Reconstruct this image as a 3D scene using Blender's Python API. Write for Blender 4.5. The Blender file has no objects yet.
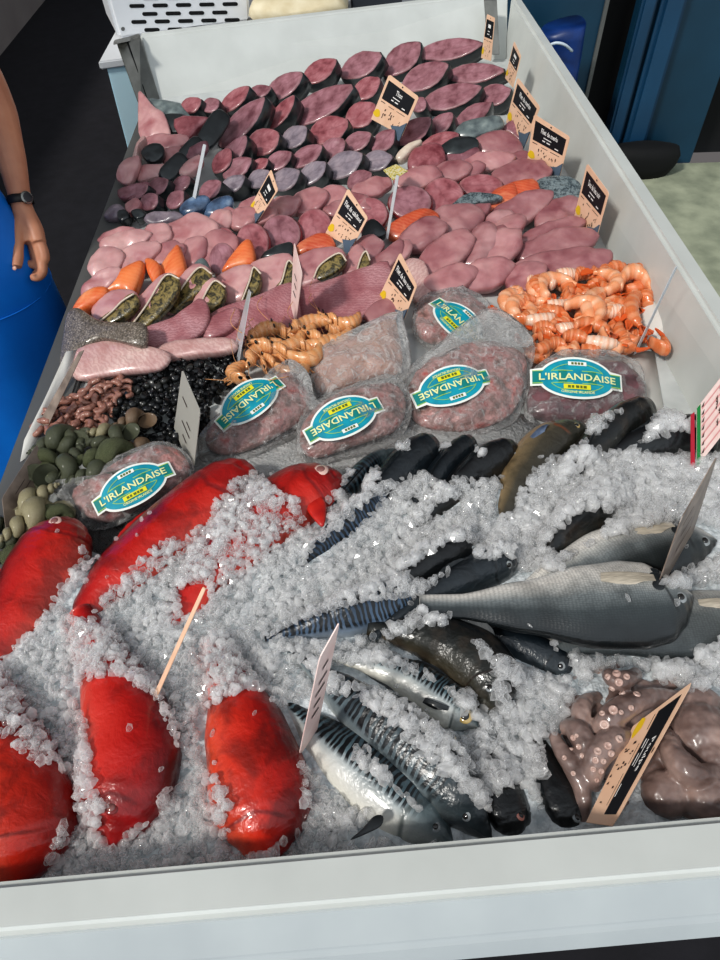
import bpy, bmesh, math, random
import numpy as np
from mathutils import Vector, Matrix, noise
from mathutils.bvhtree import BVHTree
from mathutils.geometry import intersect_point_line
random.seed(7); np.random.seed(7)
S = bpy.context.scene; COL = S.collection
R = random.uniform
V = Vector
# ------------------------------------------------------------------ camera
F = 693.0; PIT = math.radians(49.2); YAW = math.radians(2.2); ROL = math.radians(.9); CH = 1.72
fw = V((math.sin(YAW)*math.cos(PIT), math.cos(YAW)*math.cos(PIT), -math.sin(PIT)))
r0 = V((math.cos(YAW), -math.sin(YAW), 0)); u0 = r0.cross(fw)
rt = r0*math.cos(ROL) - u0*math.sin(ROL); up = u0*math.cos(ROL) + r0*math.sin(ROL)
EYE = V((0, 0, CH))
def ray(x, y): return fw + rt*((x-360)/F) - up*((y-480)/F)
def W(x, y, z):
    d = ray(x, y); return EYE + d*((z-CH)/d.z)
def onY(x, y, Y):
    d = ray(x, y); return EYE + d*(Y/d.y)
def onX(x, y, X):
    d = ray(x, y); return EYE + d*(X/d.x)
def onP(x, y, P, n):
    d = ray(x, y); return EYE + d*((P-EYE).dot(n)/d.dot(n))
def proj(p):
    d = p-EYE; c = d.dot(fw); return 360+F*d.dot(rt)/c, 480-F*d.dot(up)/c
def C(x0, y0, s, pts): return [(x0+p[0]/s, y0+p[1]/s) for p in pts]
cam = bpy.data.cameras.new('camera'); co = bpy.data.objects.new('camera', cam); COL.objects.link(co)
M = Matrix((rt, up, -fw)).transposed().to_4x4(); M.translation = EYE
co.matrix_world = M; cam.sensor_fit = 'VERTICAL'; cam.sensor_height = 36; cam.lens = 36*F/960; cam.clip_start = .02
S.camera = co
S.view_settings.view_transform = 'Standard'; S.view_settings.look = 'Medium High Contrast'

# ------------------------------------------------------------------ materials
def lin(c):
    if isinstance(c, str):
        c = [int(c[i:i+2], 16)/255 for i in (0, 2, 4)]
        c = [x/12.92 if x <= .04045 else ((x+.055)/1.055)**2.4 for x in c]
    return (c[0], c[1], c[2], 1)
MATS = {}
class NT:
    def __init__(s, name):
        s.m = bpy.data.materials.new(name); s.m.use_nodes = True; s.t = s.m.node_tree; s.n = s.t.nodes
        s.b = s.n['Principled BSDF']; s.out = s.n['Material Output']
    def new(s, ty, **k):
        n = s.n.new(ty)
        for a, v in k.items(): setattr(n, a, v)
        return n
    def link(s, a, b): s.t.links.new(a, b)
    def coord(s, kind='Object', scale=(1, 1, 1), rnd=True):
        tc = s.new('ShaderNodeTexCoord'); mp = s.new('ShaderNodeMapping'); mp.inputs['Scale'].default_value = scale
        s.link(tc.outputs[kind], mp.inputs['Vector'])
        if rnd:
            oi = s.new('ShaderNodeObjectInfo'); mu = s.new('ShaderNodeMath', operation='MULTIPLY'); mu.inputs[1].default_value = 37
            s.link(oi.outputs['Random'], mu.inputs[0]); s.link(mu.outputs[0], mp.inputs['Location'])
        return mp.outputs[0]
    def noise(s, vec, scale, detail=3, dist=0):
        n = s.new('ShaderNodeTexNoise'); n.inputs['Scale'].default_value = scale; n.inputs['Detail'].default_value = detail
        n.inputs['Distortion'].default_value = dist; s.link(vec, n.inputs['Vector']); return n.outputs[0]
    def ramp(s, fac, stops):
        r = s.new('ShaderNodeValToRGB'); e = r.color_ramp.elements
        while len(e) < len(stops): e.new(.5)
        for el, (p, c) in zip(e, stops): el.position = p; el.color = lin(c)
        s.link(fac, r.inputs[0]); return r.outputs[0]
    def mix(s, fac, a, b, mode='MIX'):
        m = s.new('ShaderNodeMix', data_type='RGBA', blend_type=mode)
        for v, i in ((fac, 0), (a, 6), (b, 7)):
            if isinstance(v, (int, float)): m.inputs[i].default_value = v
            elif isinstance(v, (str, tuple)): m.inputs[i].default_value = lin(v)
            else: s.link(v, m.inputs[i])
        return m.outputs[2]
    def math(s, op, a, b=0.):
        m = s.new('ShaderNodeMath', operation=op)
        for i, v in enumerate((a, b)):
            if isinstance(v, (int, float)): m.inputs[i].default_value = v
            else: s.link(v, m.inputs[i])
        return m.outputs[0]
    def bump(s, h, strength, dist=.002):
        b = s.new('ShaderNodeBump'); b.inputs['Strength'].default_value = strength; b.inputs['Distance'].default_value = dist
        s.link(h, b.inputs['Height']); s.link(b.outputs[0], s.b.inputs['Normal'])
    def base(s, c): s.link(c, s.b.inputs['Base Color'])
    def set(s, rough=.5, coat=0, spec=.5, metal=0, sss=0, trans=0, ior=None, crough=.1):
        i = s.b.inputs; i['Roughness'].default_value = rough; i['Coat Weight'].default_value = coat; i['Coat Roughness'].default_value = crough
        i['Specular IOR Level'].default_value = spec; i['Metallic'].default_value = metal
        i['Transmission Weight'].default_value = trans
        if sss: i['Subsurface Weight'].default_value = sss; i['Subsurface Radius'].default_value = (.01, .004, .003); i['Subsurface Scale'].default_value = .5
        if ior: i['IOR'].default_value = ior
def nmat(name, stops, scale=30, rough=.4, coat=0, bump=0, bs=None, bd=.002, detail=4, stretch=(1, 1, 1), kind='Object', metal=0, spec=.5, dist=0, sss=0, crough=.12):
    """noise-mottled surface"""
    t = NT(name); v = t.coord(kind, stretch); n = t.noise(v, scale, detail, dist); t.base(t.ramp(n, stops)); t.set(rough, coat, spec, metal, sss, crough=crough)
    if bump: t.bump(t.noise(v, bs or scale*2, 3), bump, bd)
    MATS[name] = t.m; return t.m
def flat(name, c, rough=.5, **k): return nmat(name, [(.35, c), (.65, c)], 5, rough, **k)

nmat('tub_white', [(.3, 'C2C5C1'), (.7, 'CCCFCB')], 9, .35, bump=.05, bs=60)
nmat('lip_shaded_white', [(.3, 'A4AAAC'), (.7, 'AEB4B5')], 9, .35); nmat('bed_white', [(.3, 'B9BDBC'), (.7, 'D3D6D4')], 14, .3, bump=.1, bs=40)  # front lip: tub white darkened, its dimmer light put into the colour
nmat('steel', [(.3, '83837D'), (.7, 'A5A49E')], 20, .32, metal=.85, stretch=(1, .1, 1))
nmat('dull_steel', [(.3, '5B5C5B'), (.7, '70716F')], 12, .5, metal=.25, stretch=(1, .2, 1))
nmat('floor_dark', [(.3, '15141A'), (.7, '1E1D23')], 16, .8, bump=.2, bs=120)
nmat('concrete', [(.25, '7C8270'), (.5, '969B86'), (.75, 'AEB29A')], 9, .85, bump=.25, bs=60)
nmat('grey_wall', [(.3, '8E8582'), (.7, '9A918D')], 3, .8)
nmat('teal_panel', [(.3, '0E3448'), (.7, '16425A')], 2.5, .45)
nmat('blue_post', [(.3, '143B57'), (.7, '1C4A6A')], 2.5, .4)
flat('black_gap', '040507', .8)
flat('brown_trim', '2A1A17', .8)
nmat('pale_blue', [(.3, 'D2F2FC'), (.7, 'DCF7FF')], 3, .5)
flat('white_top', 'D9DADB', .4)
flat('crate_white', 'E6E8EA', .35)
nmat('beige_sack', [(.3, 'CDBE9B'), (.7, 'E0D5B8')], 22, .7, bump=.6, bs=30)
flat('dark_box', '30343C', .6)
nmat('bag_blue', [(.3, '082A60'), (.7, '0D3C80')], 12, .4, bump=.5, bs=14)
flat('bag_handle_white', 'C8D4DE', .4)
nmat('cloth_blue', [(.3, '0070CC'), (.7, '007EDC')], 8, .55, bump=.3, bs=12)
nmat('skin_tan', [(.3, 'A56F55'), (.7, 'BE886A')], 14, .5, bump=.1, bs=150, sss=.08)
flat('nail', 'A87660', .4)
flat('strap_black', '191715', .5)
flat('watch_steel', '8A8A86', .25, metal=.9)
flat('watch_dial', '2A2A2E', .2)
flat('hair_dark', '1A1411', .6)

# fish-counter meat
def steakmat(name, a, b, c):
    t = NT(name); v = t.coord('UV', rnd=False)
    sp = t.new('ShaderNodeSeparateXYZ'); t.link(v, sp.inputs[0])
    o = t.coord('Object'); nz = t.noise(o, 60, 4)
    y = t.math('ABSOLUTE', t.math('ADD', sp.outputs[1], t.math('MULTIPLY', t.math('SUBTRACT', nz, .5), .5)))
    line = t.ramp(y, [(0, 'FFFFFF'), (.07, '777777'), (.2, '000000')])
    wv = t.math('SINE', t.math('MULTIPLY', t.math('ADD', t.math('MULTIPLY', sp.outputs[1], sp.outputs[1]), t.math('ADD', t.math('MULTIPLY', sp.outputs[0], .55), t.math('MULTIPLY', nz, .5))), 26))
    col = t.mix(t.math('MULTIPLY', t.math('ADD', wv, 1), .1), t.ramp(t.noise(o, 34, 5), [(.3, c), (.45, a), (.66, b)]), c)
    col = t.mix(t.math('MULTIPLY', line, .45), col, c)
    r = t.new('ShaderNodeVectorMath', operation='LENGTH'); t.link(v, r.inputs[0])
    col = t.mix(t.ramp(r.outputs['Value'], [(.82, '000000'), (.98, '888888')]), col, 'B99B97')
    t.base(col); t.set(.38, .35, .5); t.bump(nz, .35); MATS[name] = t.m
steakmat('steak_flesh', '8E5F66', 'A77780', '6A3942')
steakmat('steak_flesh_red', '97565C', 'B0757A', '6E2E36')
steakmat('steak_flesh_grey', '867B84', '9C8E95', '5E525C')
nmat('dark_skin', [(.3, '14181B'), (.6, '262C2E'), (.8, '3F4647')], 26, .3, .5, bump=.15)
nmat('grey_skin', [(.3, '4A5356'), (.55, '6C7777'), (.8, '8D9693')], 40, .3, .5, bump=.2)
nmat('blue_skin', [(.3, '2D3C52'), (.55, '58708E'), (.8, '9DB0C4')], 30, .25, .6)
def fmat(name, a, b, c, wave=90, wd=4, amt=.1, rough=.33, coat=.3):
    t = NT(name); v = t.coord('UV'); nz = t.noise(v, 15, 4, .6)
    w = t.new('ShaderNodeTexWave', wave_type='BANDS', bands_direction='DIAGONAL'); w.inputs['Scale'].default_value = wave/6.28*1.6
    w.inputs['Distortion'].default_value = wd; w.inputs['Detail'].default_value = 2; w.inputs['Detail Scale'].default_value = 2; t.link(v, w.inputs['Vector'])
    col = t.mix(t.math('MULTIPLY', w.outputs[1], amt), t.ramp(nz, [(.24, c), (.46, a), (.72, b)]), c)
    t.base(col); t.set(rough, coat, .5, sss=.06); t.bump(t.noise(v, 22, 3), .35, .006); MATS[name] = t.m
fmat('fillet_pink', 'BF8F8F', 'D3A9A5', '9E5C60')
fmat('fillet_rose', 'B07C7E', 'C59795', '8A4E54')
fmat('fillet_mauve', '9C6A6D', 'B78B8B', '7E464D')
fmat('fillet_pale', 'CBA7A2', 'DBC0B8', 'B07F7B', wave=190, wd=8, amt=.5)
fmat('fillet_striated', 'A87074', 'C4979A', '84484F', wave=260, wd=7, amt=.5)
fmat('salmon_orange', 'DB6A38', 'E8844C', 'EFA26E', wave=200, wd=3, amt=.2)
fmat('salmon_red', 'BB4A2C', 'D2653F', 'E0906A', wave=200, wd=3, amt=.25)
flat('blood_red', '8E1F24', .3, coat=.5)
def scalemat(name, a, b, c, sc=220, gold=None):
    t = NT(name); v = t.coord('Object'); vo = t.new('ShaderNodeTexVoronoi'); vo.inputs['Scale'].default_value = sc; t.link(v, vo.inputs['Vector'])
    col = t.ramp(vo.outputs[0], [(0, a), (.45, b), (.9, c)]); nz = t.noise(v, 75, 4, 1)
    if gold: col = t.mix(t.ramp(nz, [(.42, '000000'), (.6, 'CCCCCC')]), col, gold)
    t.base(col); t.set(.35, .4); t.bump(vo.outputs[0], .5, .001); MATS[name] = t.m
scalemat('scale_gold', '6B5F33', '39341F', '14130D', 260, 'A8945A')
scalemat('scale_grey', 'B3A79A', '7A7066', '3B3630', 260, '5C5245')
scalemat('scale_steel', '7E8B90', '4A565B', '1F282C', 260, '8E9A9C')
nmat('seam_pale', [(.3, 'C9B7A6'), (.7, 'DACBB9')], 60, .35, .4)
# shellfish
def bandmat(name, stops, freq, c2, amt=.6, rough=.3):
    t = NT(name); v = t.coord('UV', rnd=False); sp = t.new('ShaderNodeSeparateXYZ'); t.link(v, sp.inputs[0])
    o = t.coord('Object'); nz = t.noise(o, 90, 3)
    s = t.math('SINE', t.math('MULTIPLY', t.math('ADD', sp.outputs[0], t.math('MULTIPLY', nz, .12)), freq))
    f = t.ramp(t.math('ADD', t.math('MULTIPLY', s, .5), .5), [(.45, '000000'), (.9, 'FFFFFF')])
    t.base(t.mix(t.math('MULTIPLY', f, amt), t.ramp(nz, stops), c2)); t.set(rough, .5, sss=.08); MATS[name] = t.m
bandmat('shrimp_orange', [(.3, 'DD8350'), (.7, 'EDAE84')], 24, 'F0CDB0', .4)
bandmat('shrimp_red', [(.3, 'C85F2E'), (.7, 'E08B58')], 24, 'EBB591', .35)
bandmat('shrimp_pale', [(.3, 'E5B79A'), (.7, 'F2DCCB')], 30, 'E2925F', .5)
flat('shrimp_tail', 'D9622C', .3, coat=.4)
bandmat('prawn_amber', [(.3, 'C67F4A'), (.7, 'E2A873')], 40, 'ECC79E', .4)
nmat('small_pink', [(.3, '5E3A31'), (.5, '9A6B5C'), (.75, 'C99C8B')], 110, .35, .4)
nmat('winkle_black', [(.3, '0B0C0E'), (.7, '1F2124')], 120, .4, .25)
nmat('winkle_grey', [(.3, '191A1A'), (.7, '3A3A36')], 120, .3, .4)
nmat('whelk_green', [(.3, '33372A'), (.55, '50543F'), (.8, '7B7A5E')], 60, .5, .2, bump=.5, bs=140)
nmat('whelk_moss', [(.35, '20261A'), (.5, '4B5634'), (.62, 'A3A57E')], 130, .6, 0, bump=1, bs=180)
nmat('whelk_pale', [(.3, '6F6A50'), (.55, '9B9273'), (.8, 'C9BFA2')], 60, .45, .2, bump=.4, bs=140)
nmat('whelk_brown', [(.3, '5B4A38'), (.7, '87705A')], 60, .45, .2, bump=.4, bs=140)
flat('eye_red', '7C1512', .2, coat=.6); flat('eye_black', '050505', .15, coat=1)
# packs
def filmmat(name, tint, alpha, rough=.12):
    t = NT(name); tr = t.new('ShaderNodeBsdfTransparent'); tr.inputs[0].default_value = lin(tint)
    fr = t.new('ShaderNodeLayerWeight'); fr.inputs[0].default_value = .35
    v = t.coord('Object'); nz = t.noise(v, 45, 4, 1.5); f = t.math('ADD', t.math('MULTIPLY', fr.outputs[1], .55), alpha)
    f = t.math('ADD', f, t.math('MULTIPLY', t.ramp(nz, [(.52, '000000'), (.68, 'FFFFFF')]), .3))
    t.b.inputs['Base Color'].default_value = lin('D9D8D6'); t.set(rough, .3, .8); t.bump(t.math('ADD', nz, t.math('MULTIPLY', t.noise(v, 120, 3, 2), .4)), 1, .008)
    mx = t.new('ShaderNodeMixShader'); t.link(f, mx.inputs[0]); t.link(tr.outputs[0], mx.inputs[1]); t.link(t.b.outputs[0], mx.inputs[2]); t.link(mx.outputs[0], t.out.inputs[0])
    MATS[name] = t.m
filmmat('film', 'F4F4F4', .06)
filmmat('film_milky', 'F2F2F2', .24)
nmat('pack_meat', [(.3, '6E5650'), (.42, '94726C'), (.55, 'B28A86'), (.7, 'A5544E'), (.8, '5E4D44')], 48, .35, .4, bump=1, bs=60, bd=.008)
nmat('pack_meat_dark', [(.3, '4E3A3C'), (.5, '6E4B50'), (.7, '855D60')], 40, .3, .5, bump=.8, bs=40, bd=.006)
nmat('pack_prawn', [(.3, 'A9705C'), (.5, 'C79683'), (.7, 'B57C5A')], 45, .35, .4, bump=.9, bs=40, bd=.008)
flat('lab_white', 'ECEEE6', .35); nmat('lab_teal', [(.35, '0089A0'), (.65, '00A0B4')], 45, .35, coat=.4); flat('lab_ribbon', '00837F', .35, coat=.4)
flat('lab_line', 'A8CC4A', .4); flat('lab_yellow', 'E2DC2E', .4); flat('lab_text', 'E6E8A8', .4); flat('lab_ink', '5E6A28', .5)
# cards
nmat('card_peach', [(.3, 'E3BA9C'), (.7, 'EBC6AA')], 30, .45); flat('card_black', '15171C', .5); flat('card_text', 'E8E6E2', .5)
flat('card_yellow', 'E3BE2A', .5); flat('card_ink', '3B2B28', .6); flat('card_clip', '5C6C7C', .3); flat('card_grey', 'A9A79F', .5); nmat('card_brown', [(.3, '6A5D55'), (.7, '9A8A7E')], 40, .4)
nmat('card_pink', [(.3, 'E6C6BF'), (.7, 'F0D9D2')], 30, .5); flat('card_red', 'B01D36', .45); flat('card_green', '12803A', .45); flat('card_pinkline', 'D99A98', .5)
flat('card_clear', 'C9CDD0', .2); nmat('card_flower', [(.42, 'D9D3B6'), (.55, 'D8BE52'), (.65, '7E8A5A')], 200, .4)
nmat('paper_white', [(.3, 'D3D1CB'), (.7, 'E2E0DA')], 10, .6, bump=.2, bs=25)
# fish skins: UV.x = 0 snout .. 1 tail, UV.y = 0 belly .. 1 back
def fishmat(name, stops, pattern=None, scales=0, rough=.28, coat=.6, head=None, gill=None, mott=.35, spots=None):
    t = NT(name); v = t.coord('UV', rnd=False); sp = t.new('ShaderNodeSeparateXYZ'); t.link(v, sp.inputs[0]); U, D = sp.outputs[0], sp.outputs[1]
    o = t.coord('Object'); nz = t.noise(o, 28, 4)
    col = t.ramp(t.math('ADD', D, t.math('MULTIPLY', t.math('SUBTRACT', nz, .5), mott*.5)), stops)
    if pattern == 'mackerel':
        mp = t.new('ShaderNodeMapping'); mp.inputs['Scale'].default_value = (9, 1.3, 1); t.link(v, mp.inputs['Vector'])
        w = t.new('ShaderNodeTexWave', wave_type='BANDS', bands_direction='X'); w.inputs['Scale'].default_value = 1.25; w.inputs['Distortion'].default_value = 8
        w.inputs['Detail'].default_value = 2; w.inputs['Detail Scale'].default_value = 1.1; t.link(mp.outputs[0], w.inputs['Vector'])
        f = t.ramp(w.outputs[1], [(.48, 'FFFFFF'), (.68, '000000')])
        msk = t.ramp(D, [(.43, '000000'), (.52, 'FFFFFF')])
        hm = t.ramp(U, [(.16, '000000'), (.24, 'FFFFFF')])
        col = t.mix(t.math('MULTIPLY', t.math('MULTIPLY', f, msk), hm), col, '0B0F14')
    if gill:
        gx = t.math('ABSOLUTE', t.math('SUBTRACT', U, t.math('SUBTRACT', .235, t.math('MULTIPLY', t.math('ABSOLUTE', t.math('SUBTRACT', D, .45)), .1))))
        g = t.ramp(gx, [(.004, 'FFFFFF'), (.016, '000000')]); g = t.math('MULTIPLY', g, t.ramp(D, [(.74, 'FFFFFF'), (.84, '000000')]))
        col = t.mix(t.math('MULTIPLY', g, .8), col, gill)
    if head:
        col = t.mix(t.math('MULTIPLY', t.ramp(U, [(.17, 'FFFFFF'), (.26, '000000')]), .7), col, head)
    if spots:
        col = t.mix(t.ramp(t.noise(o, 45, 5), [(.52, '000000'), (.7, 'BBBBBB')]), col, spots)
    if scales:
        vo = t.new('ShaderNodeTexVoronoi'); mp = t.new('ShaderNodeMapping'); mp.inputs['Scale'].default_value = (scales, scales*.42, 1); t.link(v, mp.inputs['Vector']); t.link(mp.outputs[0], vo.inputs['Vector'])
        vo.inputs['Scale'].default_value = 1; vo.inputs['Randomness'].default_value = .35
        col = t.mix(t.math('MULTIPLY', t.ramp(vo.outputs[0], [(.25, '000000'), (.6, 'FFFFFF')]), .34), col, '202527')
        t.bump(vo.outputs[0], .3, .001)
    else: t.bump(t.math('ADD', t.math('MULTIPLY', t.noise(o, 190, 2), .35), t.noise(o, 42, 4, 1.2)), .45, .005)
    big = t.noise(o, 20, 6, .5); col = t.mix(t.math('MULTIPLY', t.ramp(big, [(.38, 'FFFFFF'), (.54, '000000')]), mott*.9), col, '240808' if 'red' in name else '08090A')
    t.base(col); t.set(rough, coat*.7, .5, crough=.07); MATS[name] = t.m
fishmat('skin_red', [(0, 'CE4A38'), (.25, 'C92A1C'), (.6, 'B4140F'), (.85, '860A10'), (1, '5A0810')], head='960E12', mott=.5, rough=.33, gill='6E0A0C')
fishmat('skin_red_orange', [(0, 'D8563A'), (.35, 'D0331C'), (.7, 'B81A0F'), (1, '780A0C')], mott=.6, rough=.33, gill='7A0C0C', spots='8C1812')
fishmat('skin_red_pale', [(0, 'D98E7E'), (.3, 'CF5540'), (.6, 'BE2A16'), (1, '860C0C')], mott=.6, rough=.33, gill='7A2018')
fishmat('skin_mackerel', [(0, 'E3DFD2'), (.3, 'CDCDC8'), (.48, 'A5AFB2'), (.6, '5E747C'), (1, '2A3A44')], 'mackerel', gill='59605E', head='5B6668')
fishmat('skin_mackerel_blue', [(0, 'C5CBD0'), (.35, '8793A0'), (.55, '4A6078'), (1, '20364C')], 'mackerel', gill='30363C')
fishmat('skin_mackerel_dark', [(0, 'A9AAA6'), (.3, '7D8486'), (.55, '5A686E'), (1, '25323A')], 'mackerel', gill='20282A', head='1B2226')
fishmat('skin_dark', [(0, '4B4D49'), (.3, '2A2D2D'), (.6, '171A1C'), (1, '0B0D10')], gill='0A0B0C')
fishmat('skin_slate', [(0, '6B706F'), (.3, '3F474B'), (.6, '252D33'), (1, '121A20')], gill='161A1C')
fishmat('skin_olive', [(0, '584E40'), (.3, '3A372D'), (.6, '20221E'), (1, '0E1113')], gill='2A1C18', spots='463A2E')
fishmat('skin_gurnard', [(0, 'A38A66'), (.3, '7A6A50'), (.55, '4A453A'), (1, '2A2923')], gill='8A4A2C', head='33342D', spots='3B382C')
fishmat('skin_bass', [(0, 'FAF6EE'), (.22, 'EFEAE2'), (.38, 'BDBDB9'), (.52, '7C8283'), (.7, '3C4345'), (.88, '1E2325'), (1, '14181A')], scales=95, gill='1A1C1C', head=None)
fishmat('skin_bass_dark', [(0, 'C5C2BA'), (.25, '9C9D9A'), (.5, '6E7373'), (1, '33393B')], scales=95, gill='1A1C1C')
nmat('fin_pale', [(.3, 'A39A8C'), (.7, 'C4BAA9')], 60, .4, .3, bump=.4, stretch=(1, 6, 1)); nmat('fin_dark', [(.3, '14181B'), (.7, '2D3235')], 60, .4, .3); nmat('fin_red', [(.3, 'A81512'), (.7, 'C92A1C')], 60, .4, .3)
nmat('fin_blue', [(.3, '3C4A60'), (.7, '6A7890')], 60, .4, .3)
flat('eye_white', 'DDB8AC', .15, coat=1); flat('eye_gold', 'B8A06A', .15, coat=1); flat('eye_grey', '8C9193', .15, coat=1); flat('eye_pink', 'D98F80', .2, coat=1); flat('pupil_rose', '8A5A55', .1, coat=1); flat('pupil_dark', '15120F', .1, coat=1)
nmat('octopus_skin', [(.3, '5E4B45'), (.5, '84706A'), (.7, 'A78F86')], 28, .3, .5, bump=.4, bs=60, sss=.05)
nmat('sucker_skin', [(.3, 'B08F84'), (.7, 'CDB3A8')], 60, .35, .4)
t = NT('ice'); v = t.coord('Object', rnd=False); nz = t.noise(v, 24, 2)
tl = t.new('ShaderNodeBsdfTranslucent'); tr = t.new('ShaderNodeBsdfTransparent'); gl = t.new('ShaderNodeBsdfGlossy'); df = t.new('ShaderNodeBsdfDiffuse'); gl.inputs['Roughness'].default_value = .08
for q in (tl, df): q.inputs[0].default_value = (.985, .985, .985, 1)
tr.inputs[0].default_value = (.99, .99, .99, 1)
def mxs(f, a, b):
    m = t.new('ShaderNodeMixShader')
    if isinstance(f, float): m.inputs[0].default_value = f
    else: t.link(f, m.inputs[0])
    t.link(a.outputs[0], m.inputs[1]); t.link(b.outputs[0], m.inputs[2]); return m
fr = t.new('ShaderNodeFresnel'); fr.inputs[0].default_value = 1.5
lw = t.new('ShaderNodeLayerWeight'); lw.inputs[0].default_value = .5
fac = t.math('MULTIPLY', t.ramp(lw.outputs[1], [(.1, 'F6F6F6'), (.55, 'D8D8D8'), (.95, '8A8A8A')]), t.ramp(nz, [(.35, 'D8D8D8'), (.65, 'FFFFFF')]))
ge = t.new('ShaderNodeNewGeometry'); ff = t.math('MULTIPLY', fr.outputs[0], t.math('SUBTRACT', 1., ge.outputs['Backfacing']))
ic = mxs(ff, mxs(fac, mxs(.6, df, tl), tr), gl); t.link(ic.outputs[0], t.out.inputs[0]); MATS['ice'] = t.m
t = NT('ice_bed'); v = t.coord('Object', rnd=False); t.base(t.ramp(t.noise(v, 60, 4), [(.35, 'A4ACB0'), (.6, 'D8DDDF')])); t.set(.3, .2); t.bump(t.noise(v, 70, 3), 1, .01); MATS['ice_bed'] = t.m

# ------------------------------------------------------------------ objects
RL = {}                                              # world location of each thing's root
def setp(o, label=None, cat=None, group=None, kind=None):
    if label: o['label'] = label
    if cat: o['category'] = cat
    if group: o['group'] = group
    if kind: o['kind'] = kind
    return o
def thing(name, label, cat, loc, group=None):
    o = bpy.data.objects.new(name, None); COL.objects.link(o); o.location = loc; o.empty_display_size = .02
    RL[o.name] = V(loc); return setp(o, label, cat, group)
def mk(name, vf, mat, parent=None, label=None, cat=None, group=None, kind=None, smooth=True, loc=None, uv=None):
    vs, fs = vf[0], vf[1]; uv = vf[2] if len(vf) > 2 else uv
    vs = [V(p) for p in vs]
    if parent is None:
        if loc is None:
            c = sum(vs, V())/len(vs); loc = V((c.x, c.y, min(p.z for p in vs)))
        org = V(loc)
    else: org = RL[parent.name]
    me = bpy.data.meshes.new(name); me.from_pydata([p-org for p in vs], [], fs); me.update()
    if smooth: me.polygons.foreach_set('use_smooth', [True]*len(me.polygons))
    if uv:
        ul = me.uv_layers.new(name='UVMap'); idx = [0]*len(me.loops); me.loops.foreach_get('vertex_index', idx)
        ul.data.foreach_set('uv', [c for i in idx for c in uv[i][:2]])
    me.materials.append(MATS[mat])
    o = bpy.data.objects.new(name, me); COL.objects.link(o)
    if parent is None: o.location = org
    else: o.parent = parent
    RL[o.name] = org
    return setp(o, label, cat, group, kind)
def join(*vfs):
    vs, fs, uv = [], [], []
    for vf in vfs:
        n = len(vs); vs += list(vf[0]); fs += [tuple(i+n for i in f) for f in vf[1]]
        uv += list(vf[2]) if len(vf) > 2 else [(0, 0)]*len(vf[0])
    return vs, fs, uv
def bevelled(vf, w, seg=2):
    bm = bmesh.new(); bv = [bm.verts.new(p) for p in vf[0]]
    for f in vf[1]: bm.faces.new([bv[i] for i in f])
    bmesh.ops.recalc_face_normals(bm, faces=bm.faces)
    bmesh.ops.bevel(bm, geom=list(bm.edges), offset=w, segments=seg, affect='EDGES', clamp_overlap=True)
    bm.verts.index_update(); r = [v.co.copy() for v in bm.verts], [tuple(v.index for v in f.verts) for f in bm.faces]; bm.free(); return r
HEXF = [(0, 3, 2, 1), (4, 5, 6, 7), (0, 1, 5, 4), (1, 2, 6, 5), (2, 3, 7, 6), (3, 0, 4, 7)]
def hexa(c, w=0, seg=2):
    vf = ([V(p) for p in c], HEXF); return bevelled(vf, w, seg) if w else vf
def box(x0, x1, y0, y1, z0, z1, w=0):
    return hexa([(x0, y0, z0), (x1, y0, z0), (x1, y1, z0), (x0, y1, z0), (x0, y0, z1), (x1, y0, z1), (x1, y1, z1), (x0, y1, z1)], w)
def prism(poly, off):
    """extrude a 3D polygon by vector off"""
    n = len(poly); vs = [V(p) for p in poly]+[V(p)+off for p in poly]
    return vs, [tuple(range(n-1, -1, -1)), tuple(range(n, 2*n))]+[(i, (i+1) % n, n+(i+1) % n, n+i) for i in range(n)]
def smooth_closed(pts, k=4):
    n = len(pts); out = []
    for i in range(n):
        a, b, c, d = (V(pts[(i+j-1) % n]) for j in range(4))
        for q in range(k):
            t = q/k; out.append(.5*((2*b)+(c-a)*t+(2*a-5*b+4*c-d)*t*t+(3*b-a-3*c+d)*t**3))
    return out
def crom(pts, n):
    P = [V(p) for p in pts]; P = [P[0]*2-P[1]]+P+[P[-1]*2-P[-2]]; m = len(P)-3; out = []
    for i in range(n):
        x = i/(n-1)*m; k = min(int(x), m-1); t = x-k; a, b, c, d = P[k:k+4]
        out.append(.5*((2*b)+(c-a)*t+(2*a-5*b+4*c-d)*t*t+(3*b-a-3*c+d)*t**3))
    return out
def lerp_list(tab, s):
    for (a, x), (b, y) in zip(tab, tab[1:]):
        if s <= b:
            t = (s-a)/(b-a) if b > a else 0; t = t*t*(3-2*t)*.5+t*.5; return x+(y-x)*t
    return tab[-1][1]
def tube(path, rad, n=10, k=None, closed_ends=True, flat_=1.0):
    P = crom(path, k or 4*len(path)); m = len(P); vs, fs, uv = [], [], []
    ref = V((0, 0, 1))
    for i, p in enumerate(P):
        tg = (P[min(i+1, m-1)]-P[max(i-1, 0)]).normalized()
        if abs(tg.dot(ref)) > .95: ref = V((0, 1, 0))
        a = tg.cross(ref).normalized(); b = a.cross(tg); ref = b
        s = i/(m-1); r = lerp_list(rad, s) if isinstance(rad, list) else (rad(s) if callable(rad) else rad)
        for j in range(n):
            th = 2*math.pi*j/n; vs.append(p+a*math.cos(th)*r+b*math.sin(th)*r*flat_); uv.append((s, j/n))
    for i in range(m-1):
        for j in range(n): fs.append((i*n+j, i*n+(j+1) % n, (i+1)*n+(j+1) % n, (i+1)*n+j))
    if closed_ends: fs += [tuple(range(n-1, -1, -1)), tuple((m-1)*n+j for j in range(n))]
    return vs, fs, uv
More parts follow.
